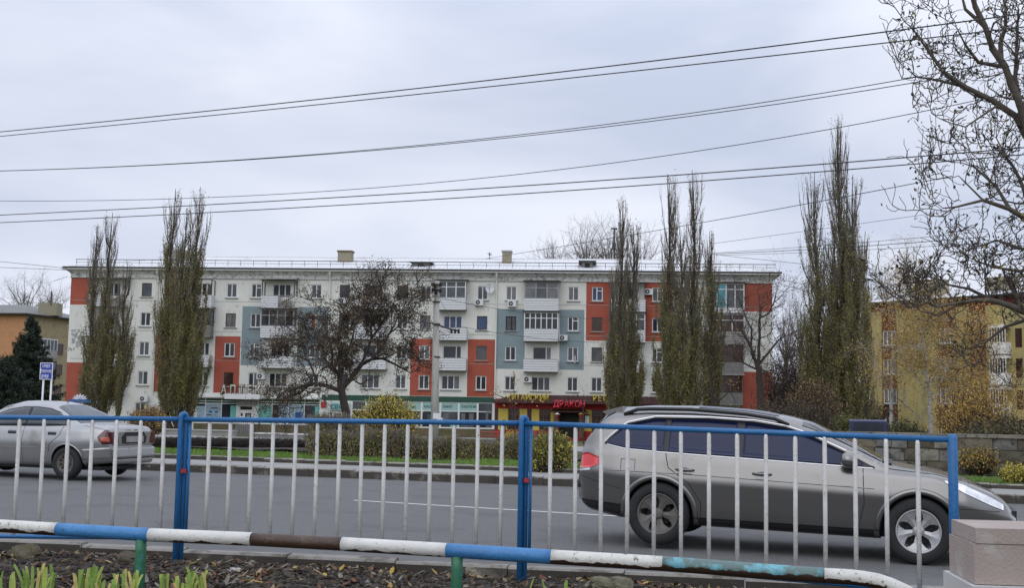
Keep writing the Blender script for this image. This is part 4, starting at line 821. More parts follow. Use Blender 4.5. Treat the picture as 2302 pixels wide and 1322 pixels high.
# bare trees behind the buildings
def far_tree(label, px, depth, fork_y, spreadpx, top_y, seed, group, n=7, m='barkg', leaves=None):
    rs = np.random.RandomState(seed); limbs = [([(px, 960), (px, fork_y)], .3, .22)]
    for i in range(n):
        t = (i+.5)/n*2-1; x1 = px+spreadpx*t; yt = top_y+(abs(t)**2)*(fork_y-top_y)*.45+rs.uniform(-6, 10)
        limbs.append(([(px, fork_y+20), (px+(x1-px)*.45, (fork_y+yt)/2+10), (x1, yt+14)], .11, .03))
    return limb_tree('bare_tree', label, depth, px, limbs, seed, m, m, leaves=leaves, sublen=1.5, sublev=3, spacing=.7, group=group, up=.12, dspread=1.5)
far_tree('bare grey tree behind the grey roof at the far left', 55, 190, 705, 62, 622, 61, 'bare trees beyond the left building')
far_tree('bare grey tree behind the chimney of the left building', 118, 185, 705, 38, 640, 62, 'bare trees beyond the left building', 5)
far_tree('bare tree rising behind the roof beside the small dormer', 1318, 140, 605, 52, 522, 63, 'bare trees beyond the long roof')
far_tree('bare tree rising behind the roof left of the slender poplar', 1372, 145, 600, 45, 515, 64, 'bare trees beyond the long roof', 6)
far_tree('bare tree rising behind the roof right of the slender poplar', 1440, 143, 605, 38, 540, 65, 'bare trees beyond the long roof', 5)
far_tree('low bare tree behind the roof at the left of its group', 1245, 150, 605, 38, 560, 66, 'bare trees beyond the long roof', 5)
far_tree('grey bare tree in the gap right of the long block', 1768, 160, 800, 45, 690, 67, 'bare trees in the gap', 6)
far_tree('bare tree touching the tallest poplar in the gap', 1800, 150, 790, 30, 670, 68, 'bare trees in the gap', 5)
birch('tall drooping birch rising behind the yellow block', 150, 2040, [([(2040, 960), (2040, 640)], .3, .2), ([(2040, 650), (2042, 600), (2036, 550)], .12, .03), ([(2040, 640), (2060, 590), (2062, 565)], .1, .03), ([(2040, 645), (2018, 600), (2008, 590)], .09, .03)], 44, 900, None)
far_tree('bare bush like tree behind the left end of the yellow roof', 1990, 150, 690, 25, 615, 69, None, 4)
# big tree reaching in from the right edge
limb_tree('overhanging_tree', 'big half bare tree reaching in over the right edge of the view', 30, 2395,
 [([(2395, 1130), (2385, 800), (2370, 560), (2340, 400), (2320, 330)], .30, .16),
  ([(2340, 400), (2302, 262), (2260, 150), (2215, 60), (2180, -30)], .13, .06),
  ([(2330, 340), (2285, 262), (2230, 225), (2170, 195), (2120, 160), (2085, 110), (2050, 62)], .11, .02), ([(2170, 195), (2110, 180), (2060, 172), (2045, 160)], .04, .012),
  ([(2285, 262), (2240, 238), (2200, 265), (2170, 285), (2125, 272)], .04, .01), ([(2230, 225), (2190, 215), (2150, 190)], .04, .01), ([(2260, 150), (2200, 140), (2170, 100), (2150, 60)], .06, .012), ([(2250, 130), (2260, 60), (2250, -20)], .07, .02), ([(2215, 60), (2170, 20), (2160, -20)], .06, .02), ([(2302, 262), (2320, 180), (2330, 60)], .09, .02), ([(2290, 220), (2285, 130), (2290, 20)], .07, .02),
  ([(2370, 560), (2320, 500), (2270, 470), (2210, 450), (2150, 465), (2120, 468)], .10, .015), ([(2270, 470), (2240, 420), (2190, 375), (2160, 365)], .05, .012), ([(2320, 500), (2300, 420), (2260, 350), (2240, 310)], .07, .015), ([(2210, 450), (2170, 410), (2155, 395)], .03, .01), ([(2350, 560), (2300, 560), (2240, 540), (2200, 555)], .06, .015), ([(2350, 600), (2290, 610), (2230, 600), (2180, 580)], .06, .015),
  ([(2385, 720), (2300, 700), (2230, 675), (2160, 680), (2110, 690), (2080, 680)], .11, .02), ([(2230, 675), (2180, 650), (2130, 640), (2100, 610)], .05, .012), ([(2385, 740), (2320, 715), (2260, 735), (2215, 770), (2205, 800)], .07, .015), ([(2300, 700), (2270, 640), (2250, 600)], .06, .015), ([(2160, 680), (2110, 710), (2070, 700), (2045, 680)], .035, .01)],
 71, 'barkm', 'bark', rmin=.0085, leaves=(1500, .11, ('lf_b', 'lf_g', 'bark'), (.2, .25, .55), .06), sublen=.95, sublev=3, spacing=.62, wob=.34, up=.17, curl=.16, dspread=.35)
# hedge, yellow bush and low plants on the verge
def hedge(label, p0, p1, h, seed, mats, probs, n, wd=1.2):
    rs = np.random.RandomState(seed); a, b = GP(*p0), GP(*p1); root = empty('hedge', a, 0, label, 'hedge'); L = (b-a).length; d = np.array((b-a)/L); nn = np.array([-d[1], d[0], 0]); lv = []; sg = []
    for i in range(n):
        s = rs.rand()*L; v = rs.randn()*.5; hh = h*(.82+.13*math.sin(s*1.3+seed)+.1*math.sin(s*3.7)+.06*math.sin(s*9)); z = hh*rs.rand()**.75; r = wd/2*(1-.35*(z/hh)**2); lv.append(d*s+nn*np.clip(v, -1, 1)*r+nn*wd*.5+np.array([0, 0, z])+rs.randn(3)*.03)
        if i % 26 == 0: p = d*s+nn*(rs.uniform(-.4, .4)*wd+wd*.5); chain(sg, [p, p+np.array([rs.randn()*.1, rs.randn()*.1, hh*.6]), p+np.array([rs.randn()*.18, rs.randn()*.18, hh*rs.uniform(.95, 1.2)])], .010, .004)
    tag(seg_obj('stems', sg, [M_['twig']], root, 3), kind='stuff'); tag(obj('foliage', leaf_mesh('foliage', np.array(lv), .060, [M_[m] for m in mats], probs, rs, up=(0, 0, .5)), root), kind='stuff')
hedge('long olive brown hedge behind the verge in the middle', (690, 1031), (1215, 1042), .70, 81, ('lf_d', 'lf_g', 'lf_b'), (.28, .44, .28), 56000)
hedge('rounded brown end of the hedge below the dark spreading tree', (700, 1025), (815, 1027), 1.0, 82, ('lf_b', 'lf_g', 'lf_d'), (.45, .35, .2), 20000)
bush('round_bush', 'greener rounded bush at the right end of the hedge by the silver estate car', 1240, 27.2, 1.1, .92, 83, ('lf_g', 'lf_d', 'lf_y'), (.55, .25, .2), 11000, .055, 260, cat='bush')
bush('willow_bush', 'bright yellow green drooping bush behind the hedge', 872, 38, 1.75, 1.95, 84, ('lf_y', 'lf_g', 'lf_o'), (.62, .2, .18), 15000, .062, 420, droop=.55, zoff=0, prm=.8)
bush('ochre_bush', 'small orange brown bush left of the first blue fence post', 332, 60, 1.9, 1.5, 85, ('lf_b', 'lf_o', 'lf_r'), (.5, .3, .2), 5000, .09, 200)
bush('scrub_bush', 'yellow leafed shrub below the maroon restaurant windows', 1152, 62, .9, .8, 86, ('lf_y', 'lf_o'), (.7, .3), 900, .10, 60)
bush('ochre_bush', 'small yellow bush on the far verge at the right edge', 2287, 26.3, .75, .50, 87, ('lf_y', 'lf_g'), (.6, .4), 4500, .04, 160)
limb_tree('sapling', 'thin bare sapling before the maroon restaurant front', 40, 1157, [([(1157, 1000), (1157, 940)], .03, .02), ([(1157, 950), (1150, 920), (1140, 900)], .015, .006), ([(1157, 945), (1158, 905), (1156, 885)], .015, .006), ([(1157, 940), (1170, 915)], .012, .006)], 88, 'bark', 'bark', leaves=(60, .08, ('lf_o',), (1,), .1), sublen=.5, sublev=2)
limb_tree('sapling', 'thin bare sapling before the ДРАКОН sign', 40, 1312, [([(1312, 1000), (1312, 930)], .025, .018), ([(1312, 935), (1310, 905), (1313, 885)], .015, .006)], 89, 'bark', 'bark', sublen=.4, sublev=2)
# grass on the verge (blades), dark bed, path and low walls beyond
strip('verge_soil', -45, 45, 26.72, 31.2, mat('verge_ground', (.07,.085,.03), .95, var=.35, scale=1.2, stain=(.07,.06,.03), stain_amt=.45, stain_scale=.8, bump=.8), .03, 160, 8, .008)
rs = np.random.RandomState(91)
def blades(name, n, u0, u1, n0, n1, hgt, wid, mats, probs, patch=True, yellow=None):
    u = rs.uniform(u0, u1, n); q = rs.uniform(n0, n1, n); x = u*UX-q*UY; y = u*UY+q*UX
    k = (np.sin(u*.9)+np.sin(u*.37+q*1.3)+np.sin(u*2.1+q*.7)*.6) if patch else np.ones(n)*9
    keep = k > rs.uniform(-2.2, 1.2, n); x, y, k = x[keep], y[keep], k[keep]; n = len(x); z = T(x, y)+.03
    a = rs.uniform(0, 2*math.pi, n); h = hgt*rs.uniform(.5, 1.3, n); w_ = wid*rs.uniform(.6, 1.2, n); lx, ly = rs.randn(n)*h*.4, rs.randn(n)*h*.4
    c, s = np.cos(a)*w_/2, np.sin(a)*w_/2; v = np.stack([np.stack([x-c, y-s, z-.02], 1), np.stack([x+c, y+s, z-.02], 1), np.stack([x+lx, y+ly, z+h], 1)], 1).reshape(-1, 3)
    return tag(obj(name, np_mesh(name, v, np.arange(3*n).reshape(-1, 3), [M_[m] for m in mats], rs.choice(len(mats), n, p=probs))), name.replace('_', ' ')+' on the far verge between kerb and hedge', 'grass', kind='stuff')
blades('short_green_grass', 90000, -16, 18, 26.75, 31.0, .075, .03, ('grass', 'grass2'), (.75, .25))
blades('dry_leaf_grass', 16000, -20, 22, 26.8, 31.2, .05, .05, ('lf_b', 'grass2'), (.4, .6))
strip('planting_bed', -60, 5, 31.0, 38.5, m_soil, .12, 160, 20, .012, 5)
strip('far_path', -70, 40, 38.6, 58, m_pave, .03, 80, 10)
# low twiggy trimmed hedge along the dark bed
def low_twigs(label, p0, p1, h, seed, n):
    rs = np.random.RandomState(seed); a, b = GD(*p0), GD(*p1); root = empty('low_hedge', a, 0, label, 'hedge'); d = np.array(b-a); sg = []
    for i in range(n):
        p = d*rs.rand()+np.array([0, rs.uniform(-.5, .5), 0]); hh = h*rs.uniform(.5, 1.1)
        for k in range(3): chain(sg, [p, p+np.array([rs.randn()*.1, rs.randn()*.1, hh*.6]), p+np.array([rs.randn()*.22, rs.randn()*.2, hh])], .008, .004)
    tag(seg_obj('twigs', sg, [M_['bark']], root, 3), kind='stuff')
low_twigs('low dark clipped hedge of bare twigs on the bed left of the long hedge', (355, 34.0), (690, 35.5), .34, 95, 1500)
for i, (px, dp) in enumerate(((505, 38), (600, 37), (626, 38), (575, 38.5), (462, 38), (648, 37))):
    bush('bare_shrub', ('bare little shrub on the dark bed, %s' % ('left of the pharmacy door', 'below the steps of the pharmacy', 'right of the pharmacy steps', 'straight under the pharmacy door', 'near the first blue post', 'closest to the long hedge')[i]), px, dp, .55, .42, 100+i, ('lf_b',), (1,), 30, .04, 22)
# low pale wall and ledge beyond the path on the left
def lowwall(name, label, p0, p1, h, t, m, cap=None, cat='wall', step=1.6):
    a, b = Vector(p0), Vector(p1); L = (b-a).length; an = math.atan2(b.y-a.y, b.x-a.x); root = empty(name, a, an, label, cat); n = max(1, int(L/step)); sl = (b.z-a.z)/L
    for i in range(n):
        l = L/n; zz = sl*i*l; MB().box(i*l+.01, (i+1)*l-.01, 0, t+random.uniform(-.01, .01), zz-.6, zz+h, m).obj('wall_block', root)
        if cap: MB().box(i*l+.004, (i+1)*l-.004, -.06, t+.08, zz+h+.003, zz+h+.08, cap).obj('coping_slab', root)
    return root
lowwall('low_wall', 'low pale coping wall across the yard before the pharmacy', GD(352, 76), GD(528, 74), .34, .3, m_pave, M_['sill'])
lowwall('low_wall', 'low whitish parapet right of the pharmacy steps', GD(575, 62), GD(705, 61), .20, .3, m_pave, M_['trim'])
lowwall('low_wall', 'long low concrete edge before the green fronted shop', GD(885, 66), GD(1110, 64), .22, .3, m_pave, M_['sill'])
# stone retaining wall on the right
m_st = [mat('wall_stone_%s' % n, c, .95, var=.22, scale=3.5, bump=.9, bscale=9, stain=(.05,.045,.03), stain_amt=.35, stain_scale=5) for n, c in (('tan', (.20,.175,.125)), ('grey', (.185,.18,.16)), ('dark', (.12,.105,.075)), ('pale', (.26,.24,.19)))]
a = GD(1760, 36.8); b = GD(2420, 33.0); L_ = math.hypot(b.x-a.x, b.y-a.y); an = math.atan2(b.y-a.y, b.x-a.x); rw = empty('stone_wall', (a.x, a.y, a.z), an, 'weathered stone retaining wall on the right behind the bonnet of the estate car', 'wall')
rj = random.Random(4); zrow = -.15; hs = (.34, .36, .33); MB().box(.02, L_, .06, .5, -.4, .84, m_st[2]).obj('wall_core', rw)
for r_, h_ in enumerate(hs):
    x = -rj.uniform(0, .3)
    while x < L_:
        w_ = rj.uniform(.35, .95); j = rj.uniform(-.03, .03); k = [rj.uniform(-.018, .018) for _ in range(8)]; z0, z1 = zrow+.012, zrow+h_-.012; mb = MB()
        mb.add([(x+.01, j+k[0], z0+k[1]), (x+w_-.01, j+k[2], z0+k[3]), (x+w_-.01, j+k[4], z1+k[5]), (x+.01, j+k[6], z1+k[7]), (x+.01, .09, z0), (x+w_-.01, .09, z0), (x+w_-.01, .09, z1), (x+.01, .09, z1), (x+w_/2, j-.03, (z0+z1)/2)],
               [(0, 1, 8), (1, 2, 8), (2, 3, 8), (3, 0, 8), (0, 4, 5, 1), (1, 5, 6, 2), (2, 6, 7, 3), (3, 7, 4, 0)], rj.choice(m_st)); mb.obj('stone', rw); x += w_
    zrow += h_
x = 0
while x < L_: w_ = rj.uniform(1.1, 1.6); MB().box(x+.01, x+w_-.01, -.07, .5, .89+rj.uniform(-.01, .01), .99, m_st[3 if rj.random() < .5 else 1]).obj('coping_slab', rw); x += w_
blades('weedy_grass_strip', 26000, 8, 24, 27.5, 35.3, .12, .035, ('grass', 'grass2', 'lf_b'), (.25, .4, .35), False)
bush('scrub_bush', 'trailing ochre weeds hanging over the stone wall', 2195, 33.8, 1.0, .75, 96, ('lf_o', 'lf_g', 'lf_b'), (.3, .35, .35), 2600, .06, 120)
# ------------------------------------------------------------------ cars
def carpaint(name, col, metal=.55, rough=.32, dirt=None, damt=.3):
    m = mat(name, col, rough, metal, var=.03, scale=2, coat=.7, stain=dirt, stain_amt=damt, stain_scale=1.3); return m
m_tyre = mat('tyre_rubber', (.018, .018, .018), .85, var=.2, scale=8); m_blk = mat('black_trim', (.012, .012, .013), .5, var=.1); m_chr = mat('bright_trim', (.6, .6, .61), .25, 1., var=.03)
m_gl = glassy('tinted_car_glass', (.004, .009, .042), .03, .34); m_gl2 = glassy('clear_car_glass', (.05, .06, .068), .03, .6); m_red = mat('red_lamp', (.62, .012, .015), .15, var=.05, coat=1); m_dred = mat('dark_red_lamp', (.075, .008, .009), .2, var=.2, coat=1)
m_amb = mat('orange_lamp', (.42, .06, .02), .2, coat=1); m_lamp = mat('clear_lamp', (.78, .79, .8), .12, .35, var=.25, scale=9, coat=1); m_seam = mat('panel_gap', (.02, .02, .02), .8)
def smooth(xs, cx, cy, s=.05):
    d = np.linspace(min(cx)-.5, max(cx)+.5, 1600); y = np.interp(d, cx, cy); k = int(s/(d[1]-d[0])); 
    if k > 1:
        g = np.exp(-np.linspace(-2.2, 2.2, 2*k+1)**2); g /= g.sum(); y = np.convolve(np.pad(y, k, 'edge'), g, 'valid')
    return np.interp(xs, d, y)
class Car:
    def __init__(s, sp):
        s.sp = sp; s.x0, s.x1 = sp['x']; s.K = 64
        u = np.linspace(0, 1, 150); u = .5-.5*np.cos(math.pi*u); u = .55*u+.45*np.linspace(0, 1, 150); s.xs = s.x0+(s.x1-s.x0)*u
        s.sec = [s.section(x) for x in s.xs]; s.SY = np.array([q[0] for q in s.sec]); s.SZ = np.array([q[1] for q in s.sec])
    def c(s, k, x): return float(smooth(np.array([x]), *s.sp[k]))
    def section(s, x):
        W, zt, zb, zbot, rf = (s.c(k, x) for k in ('W', 'top', 'belt', 'bot', 'roofw')); zb = min(zb, zt-.035); g = min(1, max(0, (zt-zb-.05)/.45))
        Wr = W-.10-(W-.10-rf)*g; zm = zbot+(zb-zbot)*.62; sh = s.sp.get('shoulder', .035)
        pts = [(0, zbot), (W-.16, zbot), (W-.08, zbot+.05), (W-.045, zbot+.17), (W-.003, zm-.03), (W-.001, zm+.05), (W-sh*1.5, zb-.02), (W-sh*1.5-.03, zb+.025*g+.0), (Wr+(W-sh*1.5-.03-Wr)*.45*g, zb+(zt-zb)*(.52 if g > .2 else .5)), (Wr, zt-.075*g-.022), (Wr-.13, zt-.028*g-.007), (Wr*.5, zt-.004), (0, zt)]
        p = np.array(pts); d = np.r_[0, np.cumsum(np.linalg.norm(np.diff(p, axis=0), axis=1)+1e-6)]; t = np.linspace(0, d[-1], s.K*6); y, z = np.interp(t, d, p[:, 0]), np.interp(t, d, p[:, 1])
        k = 9; g_ = np.exp(-np.linspace(-2, 2, 2*k+1)**2); g_ /= g_.sum(); pad = lambda a, sg: np.r_[sg*a[1:k+1][::-1] if sg < 0 else a[1:k+1][::-1], a, sg*a[-k-1:-1][::-1] if sg < 0 else a[-k-1:-1][::-1]]
        y = np.convolve(pad(y, -1), g_, 'valid'); z = np.convolve(pad(z, 1), g_, 'valid'); y[0] = y[-1] = 0
        i = np.linspace(0, len(y)-1, s.K).astype(int); return y[i], z[i]
    def Y(s, x, z):
        i = np.clip(np.searchsorted(s.xs, x)-1, 0, len(s.xs)-2); f = (x-s.xs[i])/(s.xs[i+1]-s.xs[i]); r = []
        for j in (i, i+1):
            a = np.argmax(s.SY[j][:s.K//3+6]); lo = 3; zz = s.SZ[j][lo:-3]; yy = s.SY[j][lo:-3]; zz = np.maximum.accumulate(zz); r.append(np.interp(z, zz, yy))
        return r[0]*(1-f)+r[1]*f
    def Z(s, x, y):
        i = int(np.clip(np.searchsorted(s.xs, x)-1, 0, len(s.xs)-2)); f = (x-s.xs[i])/(s.xs[i+1]-s.xs[i]); r = []
        for j in (i, i+1):
            h = s.K//2; yy = s.SY[j][h:][::-1]; zz = s.SZ[j][h:][::-1]; r.append(np.interp(abs(y), np.maximum.accumulate(yy), zz))
        return r[0]*(1-f)+r[1]*f
    def body(s, root, m, wheels, rad, dark):
        n, K = len(s.xs), s.K; ring = 2*K-2
        v = []
        for i in range(n):
            for j in range(K): v.append((s.xs[i], -s.SY[i][j], s.SZ[i][j]))
            for j in range(K-2, 0, -1): v.append((s.xs[i], s.SY[i][j], s.SZ[i][j]))
        f = [(i*ring+j, i*ring+(j+1) % ring, (i+1)*ring+(j+1) % ring, (i+1)*ring+j) for i in range(n-1) for j in range(ring)]
        me = bpy.data.meshes.new('body'); me.from_pydata(v, [], f+[tuple(range(ring))[::-1], tuple(range((n-1)*ring, n*ring))]); me.materials.append(m); me.materials.append(dark); me.update()
        bm = bmesh.new(); bm.from_mesh(me); bmesh.ops.recalc_face_normals(bm, faces=bm.faces); bm.to_mesh(me); bm.free()
        me.polygons.foreach_set('use_smooth', [True]*len(me.polygons)); o = obj('body', me, root)
        cut = MB()
        for wx, wz in wheels:
            for sg in (-1, 1): cut.tube([(wx, sg*.50, wz), (wx, sg*1.2, wz)], rad, dark, 40)
        cm = cut.mesh('cutter'); bm = bmesh.new(); bm.from_mesh(cm); bmesh.ops.recalc_face_normals(bm, faces=bm.faces); bm.to_mesh(cm); bm.free(); co = bpy.data.objects.new('cutter', cm); COL.objects.link(co)
        co.parent = root
        md = o.modifiers.new('b', 'BOOLEAN'); md.operation = 'DIFFERENCE'; md.object = co; md.solver = 'EXACT'
        try: md.material_mode = 'TRANSFER'
        except Exception: pass
        dg = bpy.context.evaluated_depsgraph_get(); dg.update(); nm = bpy.data.meshes.new_from_object(o.evaluated_get(dg)); o.modifiers.clear(); o.data = nm; nm.name = 'body'; bpy.data.objects.remove(co)
        zs = {}
        for p in nm.polygons:                             # wells stay flat shaded
            if nm.materials[p.material_index] == dark: p.use_smooth = False
        try: nm.set_sharp_from_angle(angle=R(38))
        except Exception: pass
        return o
    def side(s, name, par, xa, xb, lo, hi, m, off=.004, nx=40, nz=6, sides=(-1, 1), rim=.012):
        """patch that hugs the flank between curves lo(x) and hi(x)"""
        xs = np.linspace(xa, xb, nx)
        for sg in sides:
            v = []; 
            for x in xs:
                l = np.interp(x, *lo) if not callable(lo) else lo(x); h = np.interp(x, *hi) if not callable(hi) else hi(x)
                for k in range(nz+1):
                    z = l+(max(h, l+.0005)-l)*k/nz; v.append((x, sg*(float(s.Y(x, z))+off), z))
            r = nz+1; f = [(i*r+k, (i+1)*r+k, (i+1)*r+k+1, i*r+k+1) if sg < 0 else (i*r+k, i*r+k+1, (i+1)*r+k+1, (i+1)*r+k) for i in range(nx-1) for k in range(nz)]
            b = len(v); edge = [i*r for i in range(nx)]+[(nx-1)*r+k for k in range(1, r)]+[i*r+nz for i in range(nx-2, -1, -1)]+[k for k in range(nz-1, 0, -1)]
            for e_ in edge: q = v[e_]; v.append((q[0], q[1]-sg*rim, q[2]))
            ne = len(edge); f += [(edge[i], edge[(i+1) % ne], b+(i+1) % ne, b+i) for i in range(ne)]
            mb = MB(); mb.add(v, f, m); mb.obj(name, par, True)
    def top(s, name, par, xa, xb, yw, m, off=.005, nx=24, ny=16):
        """patch on the upper surface; yw(x) is the half width"""
        v = []; xs = np.linspace(xa, xb, nx)
        for x in xs:
            w_ = np.interp(x, *yw)
            dz = (s.Z(min(x+.02, s.x1), 0)-s.Z(max(x-.02, s.x0), 0))/.04; n = np.array([-dz, 1.])/math.hypot(dz, 1)
            for k in range(ny+1): y = w_*(2*k/ny-1); v.append((x+n[0]*off, y, s.Z(x, y)+n[1]*off))
        r = ny+1; f = [(i*r+k, (i+1)*r+k, (i+1)*r+k+1, i*r+k+1) for i in range(nx-1) for k in range(ny)]; mb = MB(); mb.add(v, f, m); return mb.obj(name, par, True)
    def line(s, name, par, pts, w_=.006, m=None, sides=(-1, 1), off=.002):
        for sg in sides:
            q = []
            for a, b in zip(pts[:-1], pts[1:]):
                for k in range(8): x = a[0]+(b[0]-a[0])*k/8; z = a[1]+(b[1]-a[1])*k/8; q.append((x, sg*(float(s.Y(x, z))+off-w_*.5), z))
            x, z = pts[-1]; q.append((x, sg*(float(s.Y(x, z))+off-w_*.5), z)); MB().tube(q, w_, m or m_seam, 5).obj(name, par)
def wheel(par, x, y, z, r, w_, rim_r, m_rim, nsp, duty, dish=.03, rot=0., steel=False):
    """y<0 side faces outwards to -y"""
    sg = -1 if y < 0 else 1; e = empty('wheel', (x, y, z), 0, parent=par)
    e.rotation_euler = (0, rot, 0)
    def lathe(prof, m, name, k=44, smooth_=True):
        vs = []; n = len(prof)
        for i in range(k):
            c = 2*math.pi*i/k
            for (rr, yy) in prof: vs.append((rr*math.cos(c), sg*yy, rr*math.sin(c)))
        f = [(i*n+j, i*n+j+1, ((i+1) % k)*n+j+1, ((i+1) % k)*n+j) for i in range(k) for j in range(n-1)]; mb = MB(); mb.add(vs, f, m); return mb.obj(name, e, smooth_)
    h = w_/2; lathe([(rim_r-.008, h-.03), (rim_r+.004, h-.004), (rim_r+.03, h+.002), (r-.05, h-.002), (r-.018, h-.014), (r, h-.045), (r, -h+.045), (r-.03, -h), (rim_r, -h+.01)], m_tyre, 'tyre')
    lathe([(rim_r-.004, h-.008), (rim_r-.016, h-.004), (rim_r-.026, h-.02), (rim_r-.035, h-.09), (rim_r-.05, -h+.02), (.04, -h+.02)], m_rim, 'rim')
    lathe([(.14, h-.13), (.02, h-.13)], m_blk, 'brake_disc', 24); mb = MB(); ro = rim_r-.022; ri = .052 if not steel else .09
    for k in range(nsp):
        c = 2*math.pi*k/nsp; da = math.pi/nsp*duty; db = da*(1.15 if not steel else 1.0); prof = []
        for (rr, dd, yy) in ((ri, min(1.2, da*1.0), h-dish-.012), ((ri+ro)/2, da*.62 if not steel else da, h-dish), (ro*.86, da*.9, h-.022), (ro, db, h-.016)):
            prof.append([(rr*math.cos(c+q*dd), sg*(yy-abs(q)*.010), rr*math.sin(c+q*dd)) for q in (-1, -.5, 0, .5, 1)])
        vs = [p for row in prof for p in row]; vs += [(p[0], p[1]-sg*.035, p[2]) for p in vs]; nn = 20; f = []
        for i in range(3):
            for j in range(4): f.append((i*5+j, i*5+j+1, (i+1)*5+j+1, (i+1)*5+j))
            f += [(i*5, (i+1)*5, nn+(i+1)*5, nn+i*5), (i*5+4, (i+1)*5+4, nn+(i+1)*5+4, nn+i*5+4)]
        mb.add(vs, f, m_rim)
    mb.obj('spokes', e, False); lathe([(ri+.012, h-dish-.03), (ri+.006, h-dish-.008), (.03, h-dish-.002), (.0, h-dish-.002)], m_rim, 'hub', 20)
    if steel: lathe([(ro*.80, h-.03), (ro+.01, h-.012)], m_rim, 'rim_flange', 36)
    return e
def arch(car, par, wx, wz, rad, m, a0=-.12, a1=math.pi+.12, t=.022, name='arch_lip', sides=(-1, 1), out=0.):
    for sg in sides:
        q = []
        for k in range(33):
            a = a0+(a1-a0)*k/32; x, z = wx+(rad+.004)*math.cos(a), wz+(rad+.004)*math.sin(a); q.append((x, sg*(float(car.Y(x, z))-t*.45+out), z))
        MB().tube(q, t, m, 8).obj(name, par, True)
# ---- silver grey estate car
wp = P(1480, 1225, 13.6); wf = P(2060, 1269, 12.75); yaw = math.atan2(wf.y-wp.y, wf.x-wp.x); zc_ = Tf(3, 13.8)
ec = empty('estate_car', (0, 0, 0), yaw, 'silver grey estate car with dark tinted side windows driving right behind the fence', 'car')
sc = math.hypot(wf.x-wp.x, wf.y-wp.y)/2.745
# near side wheel contact -> axle origin
off = Vector((math.sin(-yaw), math.cos(yaw), 0))*.80
ec.location = (wp.x+off.x, wp.y+off.y, wp.z); ec.rotation_euler = (0, -math.atan2(wf.z-wp.z, 2.745), yaw)
ec.rotation_mode = 'XYZ'
pt = carpaint('warm_silver_car_paint', (.215, .208, .198), .88, .27, (.175, .162, .145), .25)
W_ = dict(x=(-1.0, 3.72),
 W=([-1.0, -.93, -.80, -.5, 0, 2.9, 3.22, 3.44, 3.6, 3.72], [.60, .76, .84, .885, .905, .905, .875, .80, .68, .48], .10),
 top=([-1.0, -.985, -.95, -.90, -.72, -.60, -.2, .3, .9, 1.35, 1.6, 2.05, 2.42, 2.55, 2.9, 3.22, 3.48, 3.62, 3.72], [.55, .86, 1.06, 1.16, 1.43, 1.51, 1.55, 1.565, 1.545, 1.49, 1.43, 1.215, 1.03, 1.00, .955, .88, .775, .68, .52], .07),
 belt=([-1.0, -.8, 0, 1.2, 2.2, 2.6], [1.03, 1.03, 1.00, .965, .935, .92], .1),
 bot=([-1.0, -.85, -.5, 0, 2.9, 3.4, 3.62, 3.72], [.42, .33, .27, .23, .23, .22, .25, .34], .1),
 roofw=([-1, -.5, 1.2, 2.3], [.60, .615, .60, .66], .1))
car = Car(W_); WH_ = [(0, .345), (2.745, .345)]
b = car.body(ec, pt, WH_, .395, m_blk)
arch(car, ec, 0, .345, .405, pt, -.06, math.pi+.06, .034, 'wheel_arch', out=.006); arch(car, ec, 2.745, .345, .405, pt, -.06, math.pi+.06, .034, 'wheel_arch', out=.006)
m_rim = mat('alloy_silver', (.42, .42, .42), .42, .6, var=.05); m_rim2 = mat('dusty_alloy', (.13, .12, .11), .6, .4, var=.15)
for (x, z) in WH_:
    for y in (-.80, .80): wheel(ec, x, y, z, .345, .225, .232, m_rim if x else m_rim2, 5, .80, .035, .35 if x else .1)
bl = lambda x: np.interp(x, [-.62, -.40, 0, 1.2, 2.2, 2.35], [1.085, 1.045, 1.030, 1.00, .975, .965])
tl = lambda x: np.interp(x, [-.66, -.60, -.42, -.1, .5, 1.0, 1.35, 1.62, 2.0, 2.28], [1.10, 1.17, 1.33, 1.41, 1.425, 1.41, 1.365, 1.285, 1.125, .985])
car.side('window_surround', ec, -.66, 2.30, bl, lambda x: tl(x)+.0, m_blk, .004, 60)
for xa, xb in ((-.615, .03), (.085, .83), (.91, 2.18)): car.side('side_window', ec, xa, xb, lambda x: bl(x)+.018, lambda x: tl(x)-.020, m_gl, .009, 34)
car.line('window_trim', ec, [(-.63, bl(-.6)+.0), (-.40, bl(-.4)-.004), (0, bl(0)-.006), (1.2, bl(1.2)-.006), (2.28, bl(2.28)-.004)], .008, m_chr); car.line('window_trim', ec, [(-.66, 1.12), (-.60, 1.185), (-.42, 1.345), (-.1, 1.425), (.5, 1.44), (1.0, 1.425), (1.35, 1.38), (1.62, 1.30), (2.0, 1.14)], .008, m_chr)
car.top('windscreen', ec, 1.52, 2.36, ([1.52, 2.36], [.56, .68]), m_gl2, .006); car.top('rear_window', ec, -.84, -.60, ([-.84, -.6], [.66, .56]), m_gl, .006)
car.top('sunroof', ec, .35, 1.25, ([.35, 1.25], [.42, .42]), m_gl, .005)
car.top('wiper_cowl', ec, 2.37, 2.47, ([2.37, 2.47], [.68, .66]), m_blk, .012)
for sg in (-1, 1):
    q = [(x, sg*.60, float(car.Z(x, .60))+(.05 if 0 < k < 12 else .0)) for k, x in enumerate(np.linspace(-.48, 1.38, 13))]; MB().tube(q, .022, m_blk, 7).obj('roof_rail', ec, True)
mb = MB(); mb.prism([(-.76, -.52, 1.452), (-.52, -.52, 1.522), (-.52, -.52, 1.47), (-.68, -.52, 1.40)], (0, 1.04, 0), pt); mb.obj('rear_spoiler', ec)
car.side('tail_lamp', ec, -.965, -.70, ([-.965, -.80, -.70], [.80, .815, .86]), ([-.965, -.85, -.70], [.955, .985, .935]), m_red, .010, 16)
